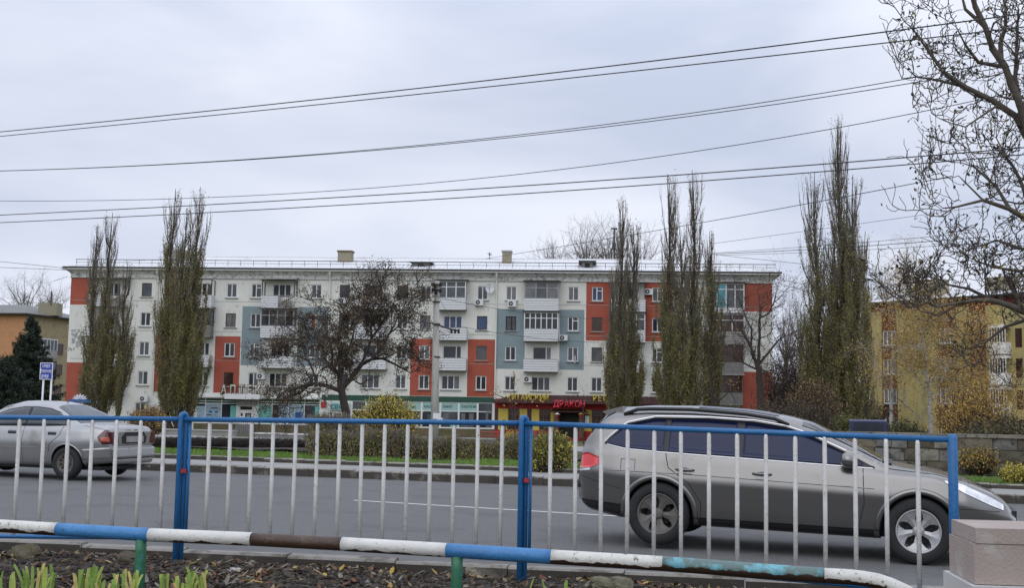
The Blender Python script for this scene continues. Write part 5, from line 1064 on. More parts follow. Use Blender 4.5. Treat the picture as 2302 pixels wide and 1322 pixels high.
car.side('reversing_lamp', ec, -.955, -.80, ([-.955, -.8], [.765, .79]), ([-.955, -.8], [.795, .812]), m_lamp, .008, 8)
car.side('headlight', ec, 3.0, 3.58, ([3.0, 3.17, 3.44, 3.58], [.865, .775, .655, .60]), ([3.0, 3.17, 3.44, 3.58], [.885, .86, .745, .665]), m_lamp, .010, 26)
car.line('headlight_rim', ec, [(3.0, .862), (3.17, .772), (3.44, .652), (3.58, .597)], .006); 
car.side('lower_cladding', ec, .44, 2.30, lambda x: .245, lambda x: .325, m_blk, .006, 20)
car.side('rear_bumper_lower', ec, -.93, -.42, lambda x: np.interp(x, [-.93, -.42], [.37, .28]), lambda x: np.interp(x, [-.93, -.42], [.45, .42]), m_blk, .006, 14)
car.side('front_intake', ec, 3.42, 3.66, lambda x: .36, lambda x: .44, m_blk, .006, 12)
MB().box(3.55, 3.74, -.55, .55, .27, .33, m_blk).obj('front_lip', ec)
car.line('door_gap', ec, [(.86, 1.00), (.86, .33)], .005); car.line('door_gap', ec, [(.06, 1.02), (.10, .86), (.34, .70), (.47, .50), (.47, .33)], .005); car.line('door_gap', ec, [(2.18, .97), (2.20, .6), (2.14, .33)], .005)
car.line('sill_gap', ec, [(.46, .33), (2.14, .33)], .004); car.line('bonnet_gap', ec, [(2.42, .975), (2.9, .935), (3.2, .875), (3.5, .78)], .004); car.line('bumper_gap', ec, [(3.10, .60), (3.3, .60), (3.54, .585)], .004); car.line('bumper_gap', ec, [(-.94, .72), (-.70, .66), (-.44, .60)], .004)
car.line('flank_crease', ec, [(-.60, .80), (.3, .80), (1.5, .775), (2.3, .76)], .008, pt, off=.003)
car.line('fuel_flap', ec, [(-.44, .93), (-.44, .80), (-.28, .80), (-.28, .93), (-.44, .93)], .003, sides=(-1,))
for hx in (.18, 1.02):
    for sg in (-1, 1):
        z = .845; yy = lambda x: sg*(float(car.Y(x, z))+.0)
        car.side('handle_recess', ec, hx, hx+.22, ([hx, hx+.11, hx+.22], [z, z-.026, z]), ([hx, hx+.11, hx+.22], [z+.004, z+.026, z+.004]), m_blk, .003, 12, 3, (sg,))
        MB().tube([(hx+.01, yy(hx+.01), z), (hx+.05, yy(hx)+sg*.035, z+.004), (hx+.17, yy(hx)+sg*.035, z+.004), (hx+.21, yy(hx+.2), z)], .013, pt, 7).obj('door_handle', ec, True)
for sg in (-1, 1):
    mb = MB(); x, z = 2.02, 1.03; y = sg*(float(car.Y(x, z))); mb.add([(x-.10, y+sg*.0, z-.09), (x+.14, y+sg*.0, z-.10), (x+.16, y+sg*.22, z-.07), (x-.08, y+sg*.27, z-.09), (x-.10, y+sg*.0, z+.11), (x+.08, y+sg*.0, z+.11), (x+.09, y+sg*.22, z+.12), (x-.08, y+sg*.27, z+.11)], [(0,1,2,3),(4,7,6,5),(0,4,5,1),(1,5,6,2),(2,6,7,3),(3,7,4,0)], pt)
    o = mb.obj('door_mirror', ec, True); md = o.modifiers.new('s', 'SUBSURF'); md.levels = 2; md.render_levels = 2; MB().box(x-.01, x+.03, min(y, y+sg*.07), max(y, y+sg*.07), z-.12, z-.02, m_blk).obj('mirror_stalk', o)
MB().box(3.62, 3.73, -.38, .38, .48, .58, m_blk).obj('grille', ec); MB().box(-1.03, -1.0, -.28, .28, .66, .78, m_lamp).obj('number_plate', ec)
# ---- silver saloon
def soft(o, w_=.045):
    m = o.modifiers.new('bevel', 'BEVEL'); m.width = w_; m.segments = 4; m.limit_method = 'ANGLE'; return o
wr = P(150, 1078, 22.3); yaw = math.pi-R(16.5)
# car heads away to the left; its left side faces the camera
sd_ = empty('saloon_car', (0, 0, 0), yaw, 'dirty silver saloon with steel wheels driving away at the left edge', 'car'); dirx = Vector((math.cos(yaw), math.sin(yaw), 0)); lat = Vector((-dirx.y, dirx.x, 0))  # car left
sd_.location = Vector(wr)-lat*.74; sd_.location.z = wr.z+.005
sd_.rotation_euler = (0, -.010, yaw)
ps = carpaint('silver_saloon_paint', (.36, .36, .36), .75, .36, (.27, .255, .235), .35)
m_rdirt = carpaint('grey_dirty_bootlid', (.25, .24, .225), .3, .6, (.17, .155, .14), .5)
S_ = dict(x=(-.86, 3.37),
 W=([-.86, -.80, -.65, -.3, 0, 2.5, 2.9, 3.2, 3.37], [.62, .74, .80, .83, .838, .838, .80, .70, .48], .10),
 top=([-.86, -.845, -.80, -.72, -.35, -.15, .18, .45, .75, 1.1, 1.35, 1.6, 2.0, 2.25, 2.6, 3.0, 3.25, 3.37], [.62, .80, .955, .99, 1.02, 1.045, 1.24, 1.36, 1.415, 1.425, 1.41, 1.34, 1.10, .985, .93, .84, .72, .55], .07),
 belt=([-.86, -.3, .5, 2.0], [.93, .93, .915, .875], .1),
 bot=([-.86, -.7, -.3, 0, 2.9, 3.37], [.34, .30, .25, .22, .20, .26], .1),
 roofw=([-.86, .2, 1.1, 2.2], [.62, .575, .545, .62], .1), shoulder=.03)
car = Car(S_); WH_ = [(0, .295), (2.52, .295)]; car.body(sd_, ps, WH_, .335, m_blk); m_steel = mat('dusty_steel_wheel', (.10, .09, .08), .7, .2, var=.25, scale=10)
arch(car, sd_, 0, .295, .340, ps, -.2, math.pi+.2, .016, out=.004); arch(car, sd_, 2.52, .295, .340, ps, -.2, math.pi+.2, .016, out=.004)
for (x, z) in WH_:
    for y in (-.735, .735): wheel(sd_, x, y, z, .295, .185, .185, m_steel, 10, .62, .03, 0, True)
bl = lambda x: np.interp(x, [.08, .5, 1.9, 2.1], [.975, .955, .925, .92]); tl = lambda x: np.interp(x, [.07, .12, .30, .55, .85, 1.15, 1.45, 1.75, 2.08], [.99, 1.08, 1.215, 1.285, 1.31, 1.305, 1.25, 1.12, .93])
car.side('window_surround', sd_, .07, 2.09, bl, tl, m_blk, .004, 46)
for xa, xb in ((.12, .92), (.99, 1.98)): car.side('side_window', sd_, xa, xb, lambda x: bl(x)+.016, lambda x: tl(x)-.022, m_gl2, .009, 30)
car.top('rear_window', sd_, -.17, .44, ([-.17, .1, .44], [.63, .60, .50]), m_gl2, .006); car.top('windscreen', sd_, 1.48, 2.18, ([1.48, 2.18], [.54, .66]), m_gl2, .006)
car.line('door_gap', sd_, [(.96, .95), (.96, .27)], .005); car.line('door_gap', sd_, [(.12, .96), (.16, .80), (.36, .62), (.38, .5)], .005); car.line('door_gap', sd_, [(1.98, .92), (1.98, .27)], .005)
car.line('rubbing_strip', sd_, [(.37, .56), (2.14, .545)], .012, m_rdirt); car.line('boot_gap', sd_, [(-.30, .985), (-.6, .945), (-.80, .90)], .004)
for hx in (.24, 1.12): car.side('door_handle', sd_, hx, hx+.17, lambda x: .80, lambda x: .85, m_blk, .010, 8, 3)
car.side('bumper', sd_, -.84, -.34, lambda x: np.interp(x, [-.84, -.34], [.40, .36]), lambda x: np.interp(x, [-.84, -.34], [.60, .555]), ps, .016, 16)
car.side('tail_lamp', sd_, -.85, -.64, ([-.85, -.74, -.64], [.66, .65, .76]), ([-.85, -.74, -.64], [.92, .92, .80]), m_dred, .010, 14); car.side('indicator', sd_, -.84, -.70, ([-.84, -.7], [.70, .70]), ([-.84, -.7], [.79, .78]), m_amb, .016, 8)
# rear face
xr = -.868; mat_b = carpaint('dusty_silver_bumper', (.27, .265, .255), .6, .42, (.2, .19, .17), .4); mb = MB()
mb.box(xr-.01, -.80, -.66, .66, .62, .90, m_rdirt); soft(mb.obj('boot_lid', sd_), .03)
mb = MB()
for sg in (-1, 1): MB().prism([(xr-.03, sg*.50, .68), (xr-.03, sg*.66, .66), (xr-.01, sg*.70, .88), (xr-.03, sg*.56, .90)], (.06, 0, 0), m_dred).obj('tail_lamp', sd_)
mb = MB(); mb.prism([(xr-.018, -.37, .665), (xr-.018, .37, .665), (xr-.018, .40, .78), (xr-.018, .30, .875), (xr-.018, -.30, .875), (xr-.018, -.40, .78)], (.01, 0, 0), m_blk); mb.obj('plate_recess', sd_)
MB().box(xr-.04, xr-.02, -.27, .27, .69, .80, mat('dirty_number_plate', (.30, .29, .27), .8, var=.2, scale=12)).obj('number_plate', sd_)
mb = MB(); mb.prism([(xr-.10, -.62, .40), (xr-.10, .62, .40), (xr-.06, .66, .60), (xr-.06, -.66, .60)], (.14, 0, 0), mat_b); mb.prism([(xr-.06, -.58, .29), (xr-.06, .58, .29), (xr-.08, .60, .395), (xr-.08, -.60, .395)], (.12, 0, 0), m_rdirt); soft(mb.obj('rear_bumper', sd_, False))
MB().tube([(-.6, -.45, .22), (-.95, -.45, .22)], .025, m_rdirt, 8).obj('exhaust_pipe', sd_); MB().box(-.6, 2.9, -.6, .6, .17, .24, m_blk).obj('underside', sd_); MB().tube([(.0, -.6, .28), (.0, .6, .28)], .04, m_blk, 6).obj('axle_beam', sd_)
for sg in (-1, 1): MB().box(1.85, 1.98, min(sg*.80, sg*.97), max(sg*.80, sg*.97), .92, 1.03, ps).obj('door_mirror', sd_)
MB().tube([(.62, 0, 1.40), (.62, 0, 1.41)], .02, m_blk, 6).obj('aerial_base', sd_)
# blue drum with a pale fan shaped top, seen just over the saloon roof
g = GD(178, 52); orn = empty('street_ornament', g, .1, 'pale fan shaped ornament on a blue base seen just over the saloon roof', 'ornament'); h = (P(178, 904, 52)-g).z
MB().tube([(0, 0, -.1), (0, 0, h-.02)], .16, M_['clad'], 12).obj('pedestal', orn); MB().box(-.38, .38, -.38, .38, h-.019, h+.10, mat('blue_ornament_base', (.02, .09, .24), .5)).obj('base', orn)
for i in range(7):
    a = math.pi*(i+.5)/7; c, s_ = math.cos(a), math.sin(a); MB().prism([(c*.04-.03*s_, -.03, h+.102), (.24*math.cos(a-.17), -.03, h+.11+.17*math.sin(a-.17)), (.34*c, -.03, h+.11+.24*s_), (.24*math.cos(a+.17), -.03, h+.11+.17*math.sin(a+.17))], (0, .06+.004*i, 0), M_['clad']).obj('rib', orn)
# ---- dark blue van by the retaining wall
g = GD(1953, 56); vn = empty('parked_van', (g.x, 56, g.z), R(72), 'dark blue van parked behind the stone wall by the tallest poplar', 'van'); hz = (P(1950, 944, 56)-g).z
m_vb = carpaint('dark_blue_van_paint', (.015, .02, .085), .1, .4); m_vg = glassy('van_glass', (.03, .035, .045), .08)
mb = MB(); mb.prism([(-1.6, -.82, .35), (1.9, -.82, .35), (1.9, -.82, .95), (1.35, -.82, 1.08), (.75, -.80, hz-.06), (.6, -.78, hz), (-1.5, -.78, hz), (-1.6, -.80, hz-.06)], (0, 1.6, 0), m_vb); mb.obj('body', vn)
for x0, x1 in ((-1.4, -.5), (-.4, .5)): MB().box(x0, x1, -.835, -.80, 1.02, hz-.12, m_vg).obj('side_window', vn)
MB().box(-1.63, -1.605, -.68, .66, 1.0, hz-.12, m_vg).obj('rear_window', vn); MB().box(-1.5, .5, -.78, -.74, hz+.01, hz+.04, M_['clad']).obj('roof_edge', vn)
for x in (-1.0, 1.2):
    for y in (-.86, .64): MB().tube([(x, y, .33), (x, y+.16, .33)], .33, m_tyre, 18).obj('wheel', vn)

# ------------------------------------------------------------------ soil bed and what lies on it
u = np.linspace(-9, 9, 420); n = np.linspace(3.0, 10.27, 190); U, Nn = np.meshgrid(u, n); X = U*UX-Nn*UY; Y = U*UY+Nn*UX
rs = np.random.RandomState(200)
def vnoise(x, y, f, seed):
    r_ = np.random.RandomState(seed); v = np.zeros_like(x)
    for k in range(10): a = r_.uniform(0, 2*math.pi); ff = f*r_.uniform(.6, 1.7); v += np.sin((x*math.cos(a)+y*math.sin(a))*ff+r_.uniform(0, 6.28))
    return v/10
SZ = lambda x, y: T(x, y)+.045+.03*vnoise(x, y, 3.2, 1)+.022*vnoise(x, y, 9, 2)+.014*vnoise(x, y, 24, 3)-.02
Z = SZ(X, Y)+rs.randn(*X.shape)*.006
tag(grid('soil_bed', X, Y, Z, m_soil), kind='structure')
def SG(px, py):
    d = ray(px, py); y = 9.
    for _ in range(80): x = d[0]/d[1]*y; y = .6*y+.4*((float(SZ(np.array([x]), np.array([y]))[0])-EYE)/(d[2]/d[1]))
    x = d[0]/d[1]*y; return Vector((x, y, float(SZ(np.array([x]), np.array([y]))[0])))
def clods(name, n, smin, smax, mats, probs, seed, flat=.7, cat='soil', u_=(-6, 6), n_=(6.5, 10.2)):
    r_ = np.random.RandomState(seed); u = r_.uniform(*u_, n); q = n_[0]+(n_[1]-n_[0])*r_.rand(n)**.8; x = u*UX-q*UY; y = u*UY+q*UX; z = SZ(x, y); s = np.exp(r_.uniform(math.log(smin), math.log(smax), n))
    base = np.array([(1, 0, 0), (-1, 0, 0), (0, 1, 0), (0, -1, 0), (0, 0, 1), (0, 0, -1)], float); tri = np.array([(0, 2, 4), (2, 1, 4), (1, 3, 4), (3, 0, 4), (2, 0, 5), (1, 2, 5), (3, 1, 5), (0, 3, 5)])
    v = base[None]*(1+r_.uniform(-.35, .35, (n, 6, 1)))*np.array([1, 1, flat]); a = r_.uniform(0, 6.28, n); c, s_ = np.cos(a), np.sin(a); rot = np.stack([np.stack([c, -s_, 0*c], 1), np.stack([s_, c, 0*c], 1), np.stack([0*c, 0*c, 1+0*c], 1)], 1)
    v = np.einsum('nij,nkj->nki', rot, v)*s[:, None, None]+np.stack([x, y, z+s*.25], 1)[:, None]; f = (tri[None]+6*np.arange(n)[:, None, None]).reshape(-1, 3)
    o = obj(name, np_mesh(name, v.reshape(-1, 3), f, mats, np.repeat(r_.choice(len(mats), n, p=probs), 8))); return o
m_cl = mat('soil_clod', (.035, .027, .021), .97, var=.35, scale=9, bump=.8, bscale=60); m_cl2 = mat('dry_clod', (.085, .066, .045), .97, var=.3, scale=9, bump=.8, bscale=60); m_pb = mat('grey_pebble', (.22, .21, .19), .9, var=.3, scale=9)
tag(clods('soil_clods', 16000, .008, .035, [m_cl, m_cl2], (.7, .3), 201), 'dark crumbly soil clods of the bed in front of the fence', 'soil', kind='stuff')
tag(clods('gravel', 900, .010, .030, [m_pb, m_cl2], (.5, .5), 202, .6), 'small pale pebbles scattered on the dark soil bed', 'gravel', kind='stuff')
# fallen leaves: curled little blades
r_ = np.random.RandomState(203); n = 5200; u = r_.uniform(-6, 6, n); q = r_.uniform(6.8, 10.2, n); dens = vnoise(u, q, 1.6, 8)+vnoise(u, q, 4, 9)*.7; kp = dens > r_.uniform(-.5, .35, n); u, q = u[kp], q[kp]; n = len(u)
x = u*UX-q*UY; y = u*UY+q*UX; z = SZ(x, y)+r_.uniform(.008, .03, n); a = r_.uniform(0, 6.28, n); s = r_.uniform(.018, .045, n); tl_ = r_.uniform(-.5, .8, n); V = []
for (lx, ly, lz) in ((-1, 0, 0), (-.35, .42, .18), (.45, .36, .22), (1, 0, .35), (.45, -.36, .22), (-.35, -.42, .18), (0, 0, -.05)):
    V.append(np.stack([x+s*(lx*np.cos(a)-ly*np.sin(a)), y+s*(lx*np.sin(a)+ly*np.cos(a)), z+s*(lz+lx*tl_)], 1))
V = np.stack(V, 1).reshape(-1, 3); tri = np.array([(0, 6, 1), (1, 6, 2), (2, 6, 3), (3, 6, 4), (4, 6, 5), (5, 6, 0)]); f = (tri[None]+7*np.arange(n)[:, None, None]).reshape(-1, 3)
ml = [mat('fallen_leaf_%s' % k, c, .8, var=.3, scale=20) for k, c in (('brown', (.13, .07, .032)), ('tan', (.27, .20, .11)), ('yellow', (.36, .25, .05)), ('grey', (.17, .155, .12)), ('rust', (.16, .055, .022)))]
tag(obj('fallen_leaves', np_mesh('fallen_leaves', V, f, ml, np.repeat(r_.choice(5, n, p=(.36, .22, .08, .24, .10)), 6))), 'withered brown and yellow leaves scattered on the soil bed', 'leaves', kind='stuff')
# larger stones
def rock(px, py, wd, hh, label, col, seed, grp=None):
    g = SG(px, py); r_ = random.Random(seed); bm = bmesh.new(); bmesh.ops.create_icosphere(bm, subdivisions=3, radius=1)
    for v in bm.verts:
        c = v.co; k = 1+.16*math.sin(c.x*3+seed)+.13*math.sin(c.y*4.3+seed*2)+.10*math.sin(c.z*5+c.x*4)+r_.uniform(-.035, .035); v.co = Vector((c.x*wd/2*k, c.y*wd*.38*k, max(-.3, c.z)*hh*k))
    me = bpy.data.meshes.new('rock'); bm.to_mesh(me); bm.free(); me.materials.append(mat('rock_%d' % seed, col, .95, var=.3, scale=14, bump=1, bscale=40, stain=(.06, .05, .03), stain_amt=.4, stain_scale=12)); o = obj('rock', me, None, g, r_.uniform(-.3, .3)); tag(o, label, 'rock'); return o
rock(1072, 1300, .26, .10, 'rough beige stone on the soil right of the green pipe post', (.17, .15, .11), 3); rock(1372, 1322, .34, .10, 'flat mossy stone at the bottom edge below the blue and white pipe', (.16, .15, .10), 5); rock(55, 1252, .30, .09, 'weathered olive stone near the left edge by the kerb', (.12, .105, .065), 7)
rock(295, 1262, .26, .07, 'half buried brown stone beside the left pipe post', (.09, .075, .05), 9); rock(530, 1286, .10, .035, 'whitish crumpled lump in the middle of the soil bed', (.42, .42, .42), 11); rock(1262, 1306, .10, .04, 'small grey stone under the blue white joint of the pipe', (.18, .165, .15), 13)
rock(520, 1262, .22, .05, 'low grey stone by the kerb below the rusty pipe section', (.13, .125, .11), 15)
# iris tufts
m_ir = [mat('iris_leaf_%s' % k, c, .6, var=.25, scale=16) for k, c in (('green', (.20, .32, .06)), ('light', (.33, .41, .09)), ('yellow', (.50, .43, .14)))]
def iris(px, py, n, h, wd, label, seed, w0=.014):
    g = SG(px, 1346); h = (1346-py)*g.y/2700*1.05; w0 *= .8; r_ = random.Random(seed); root = empty('iris_plant', g, 0, label, 'plant', 'cut iris tufts along the bottom edge')
    for k in range(n):
        x = r_.uniform(-.5, .5)*wd; hh = h*r_.uniform(.6, 1.1); lean = r_.uniform(-.25, .25)*hh+x*.3; a = r_.uniform(-.5, .5); w_ = w0*r_.uniform(.7, 1.3); c, s = math.cos(a)*w_, math.sin(a)*w_; y = r_.uniform(-.04, .04)
        mb = MB(); ang = r_.uniform(-.4, .5); pts = []
        for t, ww in ((0, .9), (.5, 1.05), (.8, .95), (1, .75)):
            xx = x+lean*t*t; pts.append(((xx-c*ww, y-s*ww, hh*t), (xx+c*ww, y+s*ww, hh*t+(w_*ang*2 if t == 1 else 0))))
        vs = [p for q in pts for p in q]; vs += [(p[0]+.001, p[1]+.004, p[2]) for p in vs]; f = [(2*i, 2*i+1, 2*i+3, 2*i+2) for i in range(3)]+[(8+2*i, 8+2*i+2, 8+2*i+3, 8+2*i+1) for i in range(3)]+[(2*i, 2*i+2, 8+2*i+2, 8+2*i) for i in range(3)]+[(2*i+1, 8+2*i+1, 8+2*i+3, 2*i+3) for i in range(3)]+[(6, 7, 15, 14)]
        mb.add(vs, f, r_.choices(m_ir, (.42, .38, .2))[0]); mb.obj('leaf', root)
iris(6, 1296, 9, .20, .12, 'cut green iris tuft cut by the left edge', 1); iris(84, 1282, 16, .24, .19, 'fan of cut iris leaves with one tall blade, second from the left', 2); iris(190, 1285, 16, .24, .16, 'dense iris tuft left of the green pipe post, leaves tight together', 3); iris(232, 1300, 12, .16, .14, 'yellowing low iris tuft beside the dense one', 4); iris(285, 1292, 12, .21, .12, 'iris tuft touching the green pipe post on its left', 5)
iris(368, 1296, 4, .20, .05, 'few thin iris leaves right of the green pipe post', 6); iris(418, 1298, 12, .17, .13, 'short iris tuft in line with the first blue fence post', 7); iris(445, 1286, 12, .23, .11, 'taller iris tuft right of the first blue fence post', 8); iris(1226, 1303, 1, .13, .01, 'single cut stem below the second blue fence post', 9, .011); iris(1271, 1303, 1, .14, .01, 'single yellow tipped stem right of the second blue post', 10, .013); iris(1190, 1300, 1, .16, .01, 'thin pale stem at the foot of the second blue fence post', 11, .005)
iris(1385, 1322, 2, .08, .04, 'tiny yellow sprout on the mossy stone', 12, .008); iris(1580, 1318, 4, .09, .10, 'tiny green shoots at the bottom below the turquoise pipe section', 13, .006)

# ------------------------------------------------------------------ pedestrian fence
fblue = paint('fence_blue_paint', (.016, .125, .315), .12, 30); fwh = paint('fence_white_paint', (.68, .67, .64), .20, 40, (.16, .12, .08)); fred = mat('red_paint_mark', (.35, .02, .02), .6)
fence = empty('pedestrian_fence', (0, 9, .2), 0, 'blue railed pedestrian fence with white vertical bars along the road', 'fence')
FO = Vector((0, 9, .2))
PO = [P(-1180, 905, 9.0), P(-421, 934, 9.6), P(413, 943, 9.9), P(1178, 952, 9.2), P(2141, 989, 8.0)]
PB = [P(-1180, 1190, 9.0), P(-421, 1203, 9.6), P(413, 1210, 9.9), P(1178, 1250, 9.2), P(2141, 1336, 8.0)]
barm = {}
for i in range(4):
    a, b = PO[i]-FO, PO[i+1]-FO; c, d = PB[i]-FO, PB[i+1]-FO; rt = .021
    pnl = empty('panel', (0, 0, 0), 0, parent=fence)
    MB().tube([a, (a+b)/2, b], [rt]*3, fblue, 10).obj('top_rail', pnl, True)
    MB().tube([c, d], rt*.85, fblue, 8).obj('bottom_rail', pnl, True)
    h = (a.z-c.z)
    if not barm:
        mb = MB(); mb.tube([(0, 0, 0), (0, 0, .5), (0, 0, .925), (0, 0, .95)], [.0155, .0155, .0155, .013], fwh, 8); barm['m'] = mb.mesh('bar', True)
    for k in range(1, 15):
        t = k/15; p0 = c.lerp(d, t); p1 = a.lerp(b, t); o = obj('bar', barm['m'], pnl, (p0.x, p0.y, p0.z+.012)); o.scale = (1, 1, (p1.z-p0.z-.024)/.95); o.rotation_euler = (0, random.uniform(-.006, .006), random.uniform(0, 6.28))
for i in (1, 2, 3, 4):
    p = PO[i]-FO; gz = Tf(PO[i].x, PO[i].y)-.2-FO.z; dx = (PO[i]-PO[i-1]).normalized(); post = empty('post', (0, 0, 0), 0, parent=fence)
    if i < 4:
        ax = Vector((.78, .62, 0)).normalized(); rr = .0235; q = []
        top = p.z+.018
        for s_ in (-1, 1): pass
        q.append(p-ax*rr+Vector((0, 0, gz-p.z)))
        for k in range(9): t_ = math.pi*(1-k/8); q.append(Vector((p.x, p.y, top))+ax*rr*math.cos(t_)+Vector((0, 0, rr*1.1*math.sin(t_))))
        q.append(p+ax*rr+Vector((0, 0, gz-p.z))); MB().tube(q, .0215, fblue, 10).obj('post_loop', post, True)
        MB().tube([p+dx*.056+Vector((0, 0, -.01)), p+dx*.056+Vector((0, 0, -.99))], .012, fblue, 8).obj('end_bar', post, True)
        zz = P(413, 1060, PO[i].y).z-FO.z if i == 2 else P(1178, 1081, PO[i].y).z-FO.z
        if i in (2, 3): MB().box(p.x+.005, p.x+.045, p.y-.045, p.y-.012, zz-.012, zz+.02, fred).obj('paint_mark', post)
    else: MB().tube([Vector((p.x, p.y, gz)), Vector((p.x, p.y, p.z+.02)), Vector((p.x, p.y, p.z+.038))], [.032, .032, .018], fblue, 14).obj('post_tube', post, True)
# ------------------------------------------------------------------ pipe barrier
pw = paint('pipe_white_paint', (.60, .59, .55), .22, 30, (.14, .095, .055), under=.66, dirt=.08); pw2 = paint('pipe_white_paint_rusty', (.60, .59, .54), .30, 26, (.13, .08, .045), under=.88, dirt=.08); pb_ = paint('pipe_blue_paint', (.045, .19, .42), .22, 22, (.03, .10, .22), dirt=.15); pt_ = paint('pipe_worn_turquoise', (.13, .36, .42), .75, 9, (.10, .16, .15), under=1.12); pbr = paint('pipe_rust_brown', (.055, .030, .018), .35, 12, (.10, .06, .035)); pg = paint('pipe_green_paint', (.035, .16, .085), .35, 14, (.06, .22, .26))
CL = [(-500, 1150, 9.1), (0, 1183, 8.75), (330, 1203, 8.45), (565, 1213, 8.25), (770, 1224, 8.05), (1005, 1238, 7.85), (1240, 1253, 7.7), (1490, 1268, 7.55), (1740, 1287, 7.4), (1850, 1295, 7.3), (1920, 1299, 7.26), (1965, 1305, 7.23), (2010, 1320, 7.2), (2050, 1340, 7.18), (2100, 1372, 7.14), (2150, 1420, 7.1), (2180, 1480, 7.07)]
pr = empty('pipe_barrier', (0, 8, .1), 0, 'thick low pipe rail painted in worn white, blue, brown and turquoise sections', 'barrier'); PO_ = Vector((0, 8, .1)); pxs = [c[0] for c in CL]
def cl(x): return P(x, float(smooth(np.array([x]), pxs, [c[1] for c in CL], 30)) if False else float(np.interp(x, pxs, [c[1] for c in CL])), float(np.interp(x, pxs, [c[2] for c in CL])))-PO_
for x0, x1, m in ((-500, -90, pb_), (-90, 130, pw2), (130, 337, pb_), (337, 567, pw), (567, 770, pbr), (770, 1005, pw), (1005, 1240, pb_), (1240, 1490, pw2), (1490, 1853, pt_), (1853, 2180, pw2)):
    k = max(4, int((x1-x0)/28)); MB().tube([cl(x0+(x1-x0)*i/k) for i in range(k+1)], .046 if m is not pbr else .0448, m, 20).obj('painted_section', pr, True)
for px in (318, 1028, 2178, -380):
    c = cl(px); mb = MB(); mb.tube([(c.x, c.y, c.z-.035), (c.x, c.y, c.z-.12), (c.x, c.y, -.6)], .038, pg, 16); mb.obj('post', pr, True)
# ------------------------------------------------------------------ stone pillar on the right
m_gr = mat('pinkish_granite', (.36, .30, .265), .85, var=.08, scale=2.5, stain=(.44, .42, .39), stain_amt=.35, stain_scale=3, bump=.3, bscale=60); g = P(2194, 1188, 6.6)
sp = empty('granite_pillar', (g.x, g.y, .1), -.12, 'pinkish granite block pillar at the bottom right corner', 'pillar'); h = g.z-.1
MB().box(0, 1.2, 0, .55, h-.082, h, m_gr).obj('cap_stone', sp); MB().box(-.012, 1.22, .004, .56, h-.30, h-.086, m_gr).obj('block', sp); MB().box(-.04, 1.25, -.05, .6, -.3, h-.304, mat('pale_granite', (.5, .49, .47), .8, var=.06)).obj('base_stone', sp)
# ------------------------------------------------------------------ concrete pole with insulators
g = GD(978, 62); pl = empty('concrete_pole', g, 0, 'weathered concrete utility pole before the middle of the block', 'utility pole'); top = (P(982, 632, 62)-g)
MB().tube([(0, 0, -.3), (top.x*.5, 0, top.z*.5), (top.x, 0, top.z)], [.215, .185, .14], M_['pole'], 10).obj('shaft', pl, True)
sc_ = 62/2700
def pp(px, py, dy=-.2): q = P(px, py, 62+dy)-g; return (q.x, q.y, q.z)
mb = MB(); mb.tube([pp(972, 652), pp(992, 652)], .05, M_['iron'], 5); mb.tube([pp(972, 640), pp(990, 640)], .05, M_['iron'], 5)
for x, y in ((974, 640), (978, 645), (990, 641), (973, 652), (980, 657), (990, 654)): mb.tube([pp(x, y+4, -.3), pp(x, y-4, -.3)], .085, M_['sblack'], 6)
mb.obj('insulator_rack', pl)
mb = MB(); mb.tube([pp(974, 729), pp(990, 729)], .06, M_['iron'], 6); mb.tube([pp(985, 731), pp(1016, 741, -2.), pp(1031, 744, -3.)], .05, M_['iron'], 5)
for x in (1015, 1023, 1031): mb.tube([pp(x, 740, -2.6), pp(x, 750, -2.6)], .06, M_['sblack'], 5)
mb.obj('bracket_arm', pl); mb = MB(); mb.tube([pp(986, 666, -.1), pp(1003, 700, -1.5), pp(1026, 742, -2.8)], .012, M_['iron'], 4); mb.obj('stay_wire', pl)
for py in (679, 803): 
    c = pp(981, py, 0); MB().tube([(c[0], 0, c[2]-.04), (c[0], 0, c[2]+.04)], .20, M_['iron'], 12).obj('band', pl)
mb = MB(); q = pp(983, 937, -.23); mb.box(q[0]-.22, q[0]+.15, -.235, -.20, q[2]-.12, q[2]+.18, M_['clad']); mb.box(q[0]+.0, q[0]+.28, -.25, -.237, q[2]-.2, q[2]-.06, M_['clad']); mb.obj('torn_notice', pl)
# ------------------------------------------------------------------ blue road sign
g = GD(104, 58); rsn = empty('road_sign', (g.x, g.y, g.z), 0, 'blue direction sign on two pale posts reading АЛЧЕВСК ЛИСИЧАНСК ДОНЕЦК', 'road sign')
a = P(89, 853.5, 58)-g; b = P(119.5, 816, 58)-g; sb = mat('sign_blue', (.010, .035, .32), .45, var=.05)
MB().box(a.x, b.x, -.02, .02, a.z, b.z, M_['frame']).obj('sign_border', rsn); MB().box(a.x+.035, b.x-.035, -.03, -.021, a.z+.035, b.z-.035, sb).obj('sign_face', rsn)
w_ = b.x-a.x; h_ = b.z-a.z; mwl = mat('sign_white', (.75, .75, .75), .5, var=.02)
for tx, fr, wx, xo in (('АЛЧЕВСК', .70, .66, .16), ('ЛИСИЧАНСК', .40, .76, .17), ('ДОНЕЦК', .11, .60, .13)): letters(rsn, tx, w_*wx, .20, mwl, .004, -.032, a.z+h_*fr, a.x+w_*xo, .06)
ax_, az_ = a.x+w_*.075, a.z+h_*.42; MB().prism([(ax_-.018, -.034, az_-.03), (ax_+.018, -.034, az_-.03), (ax_+.018, -.034, az_+.10), (ax_+.05, -.034, az_+.10), (ax_, -.034, az_+.2), (ax_-.05, -.034, az_+.10), (ax_-.018, -.034, az_+.10)], (0, .004, 0), mwl).obj('arrow', rsn)
for px in (91.5, 109.5): c = P(px, 900, 58)-g; MB().tube([(c.x+.04, .06, -.3), (c.x+.06, .06, a.z+.2)], .045, M_['clad'], 10).obj('post', rsn, True)
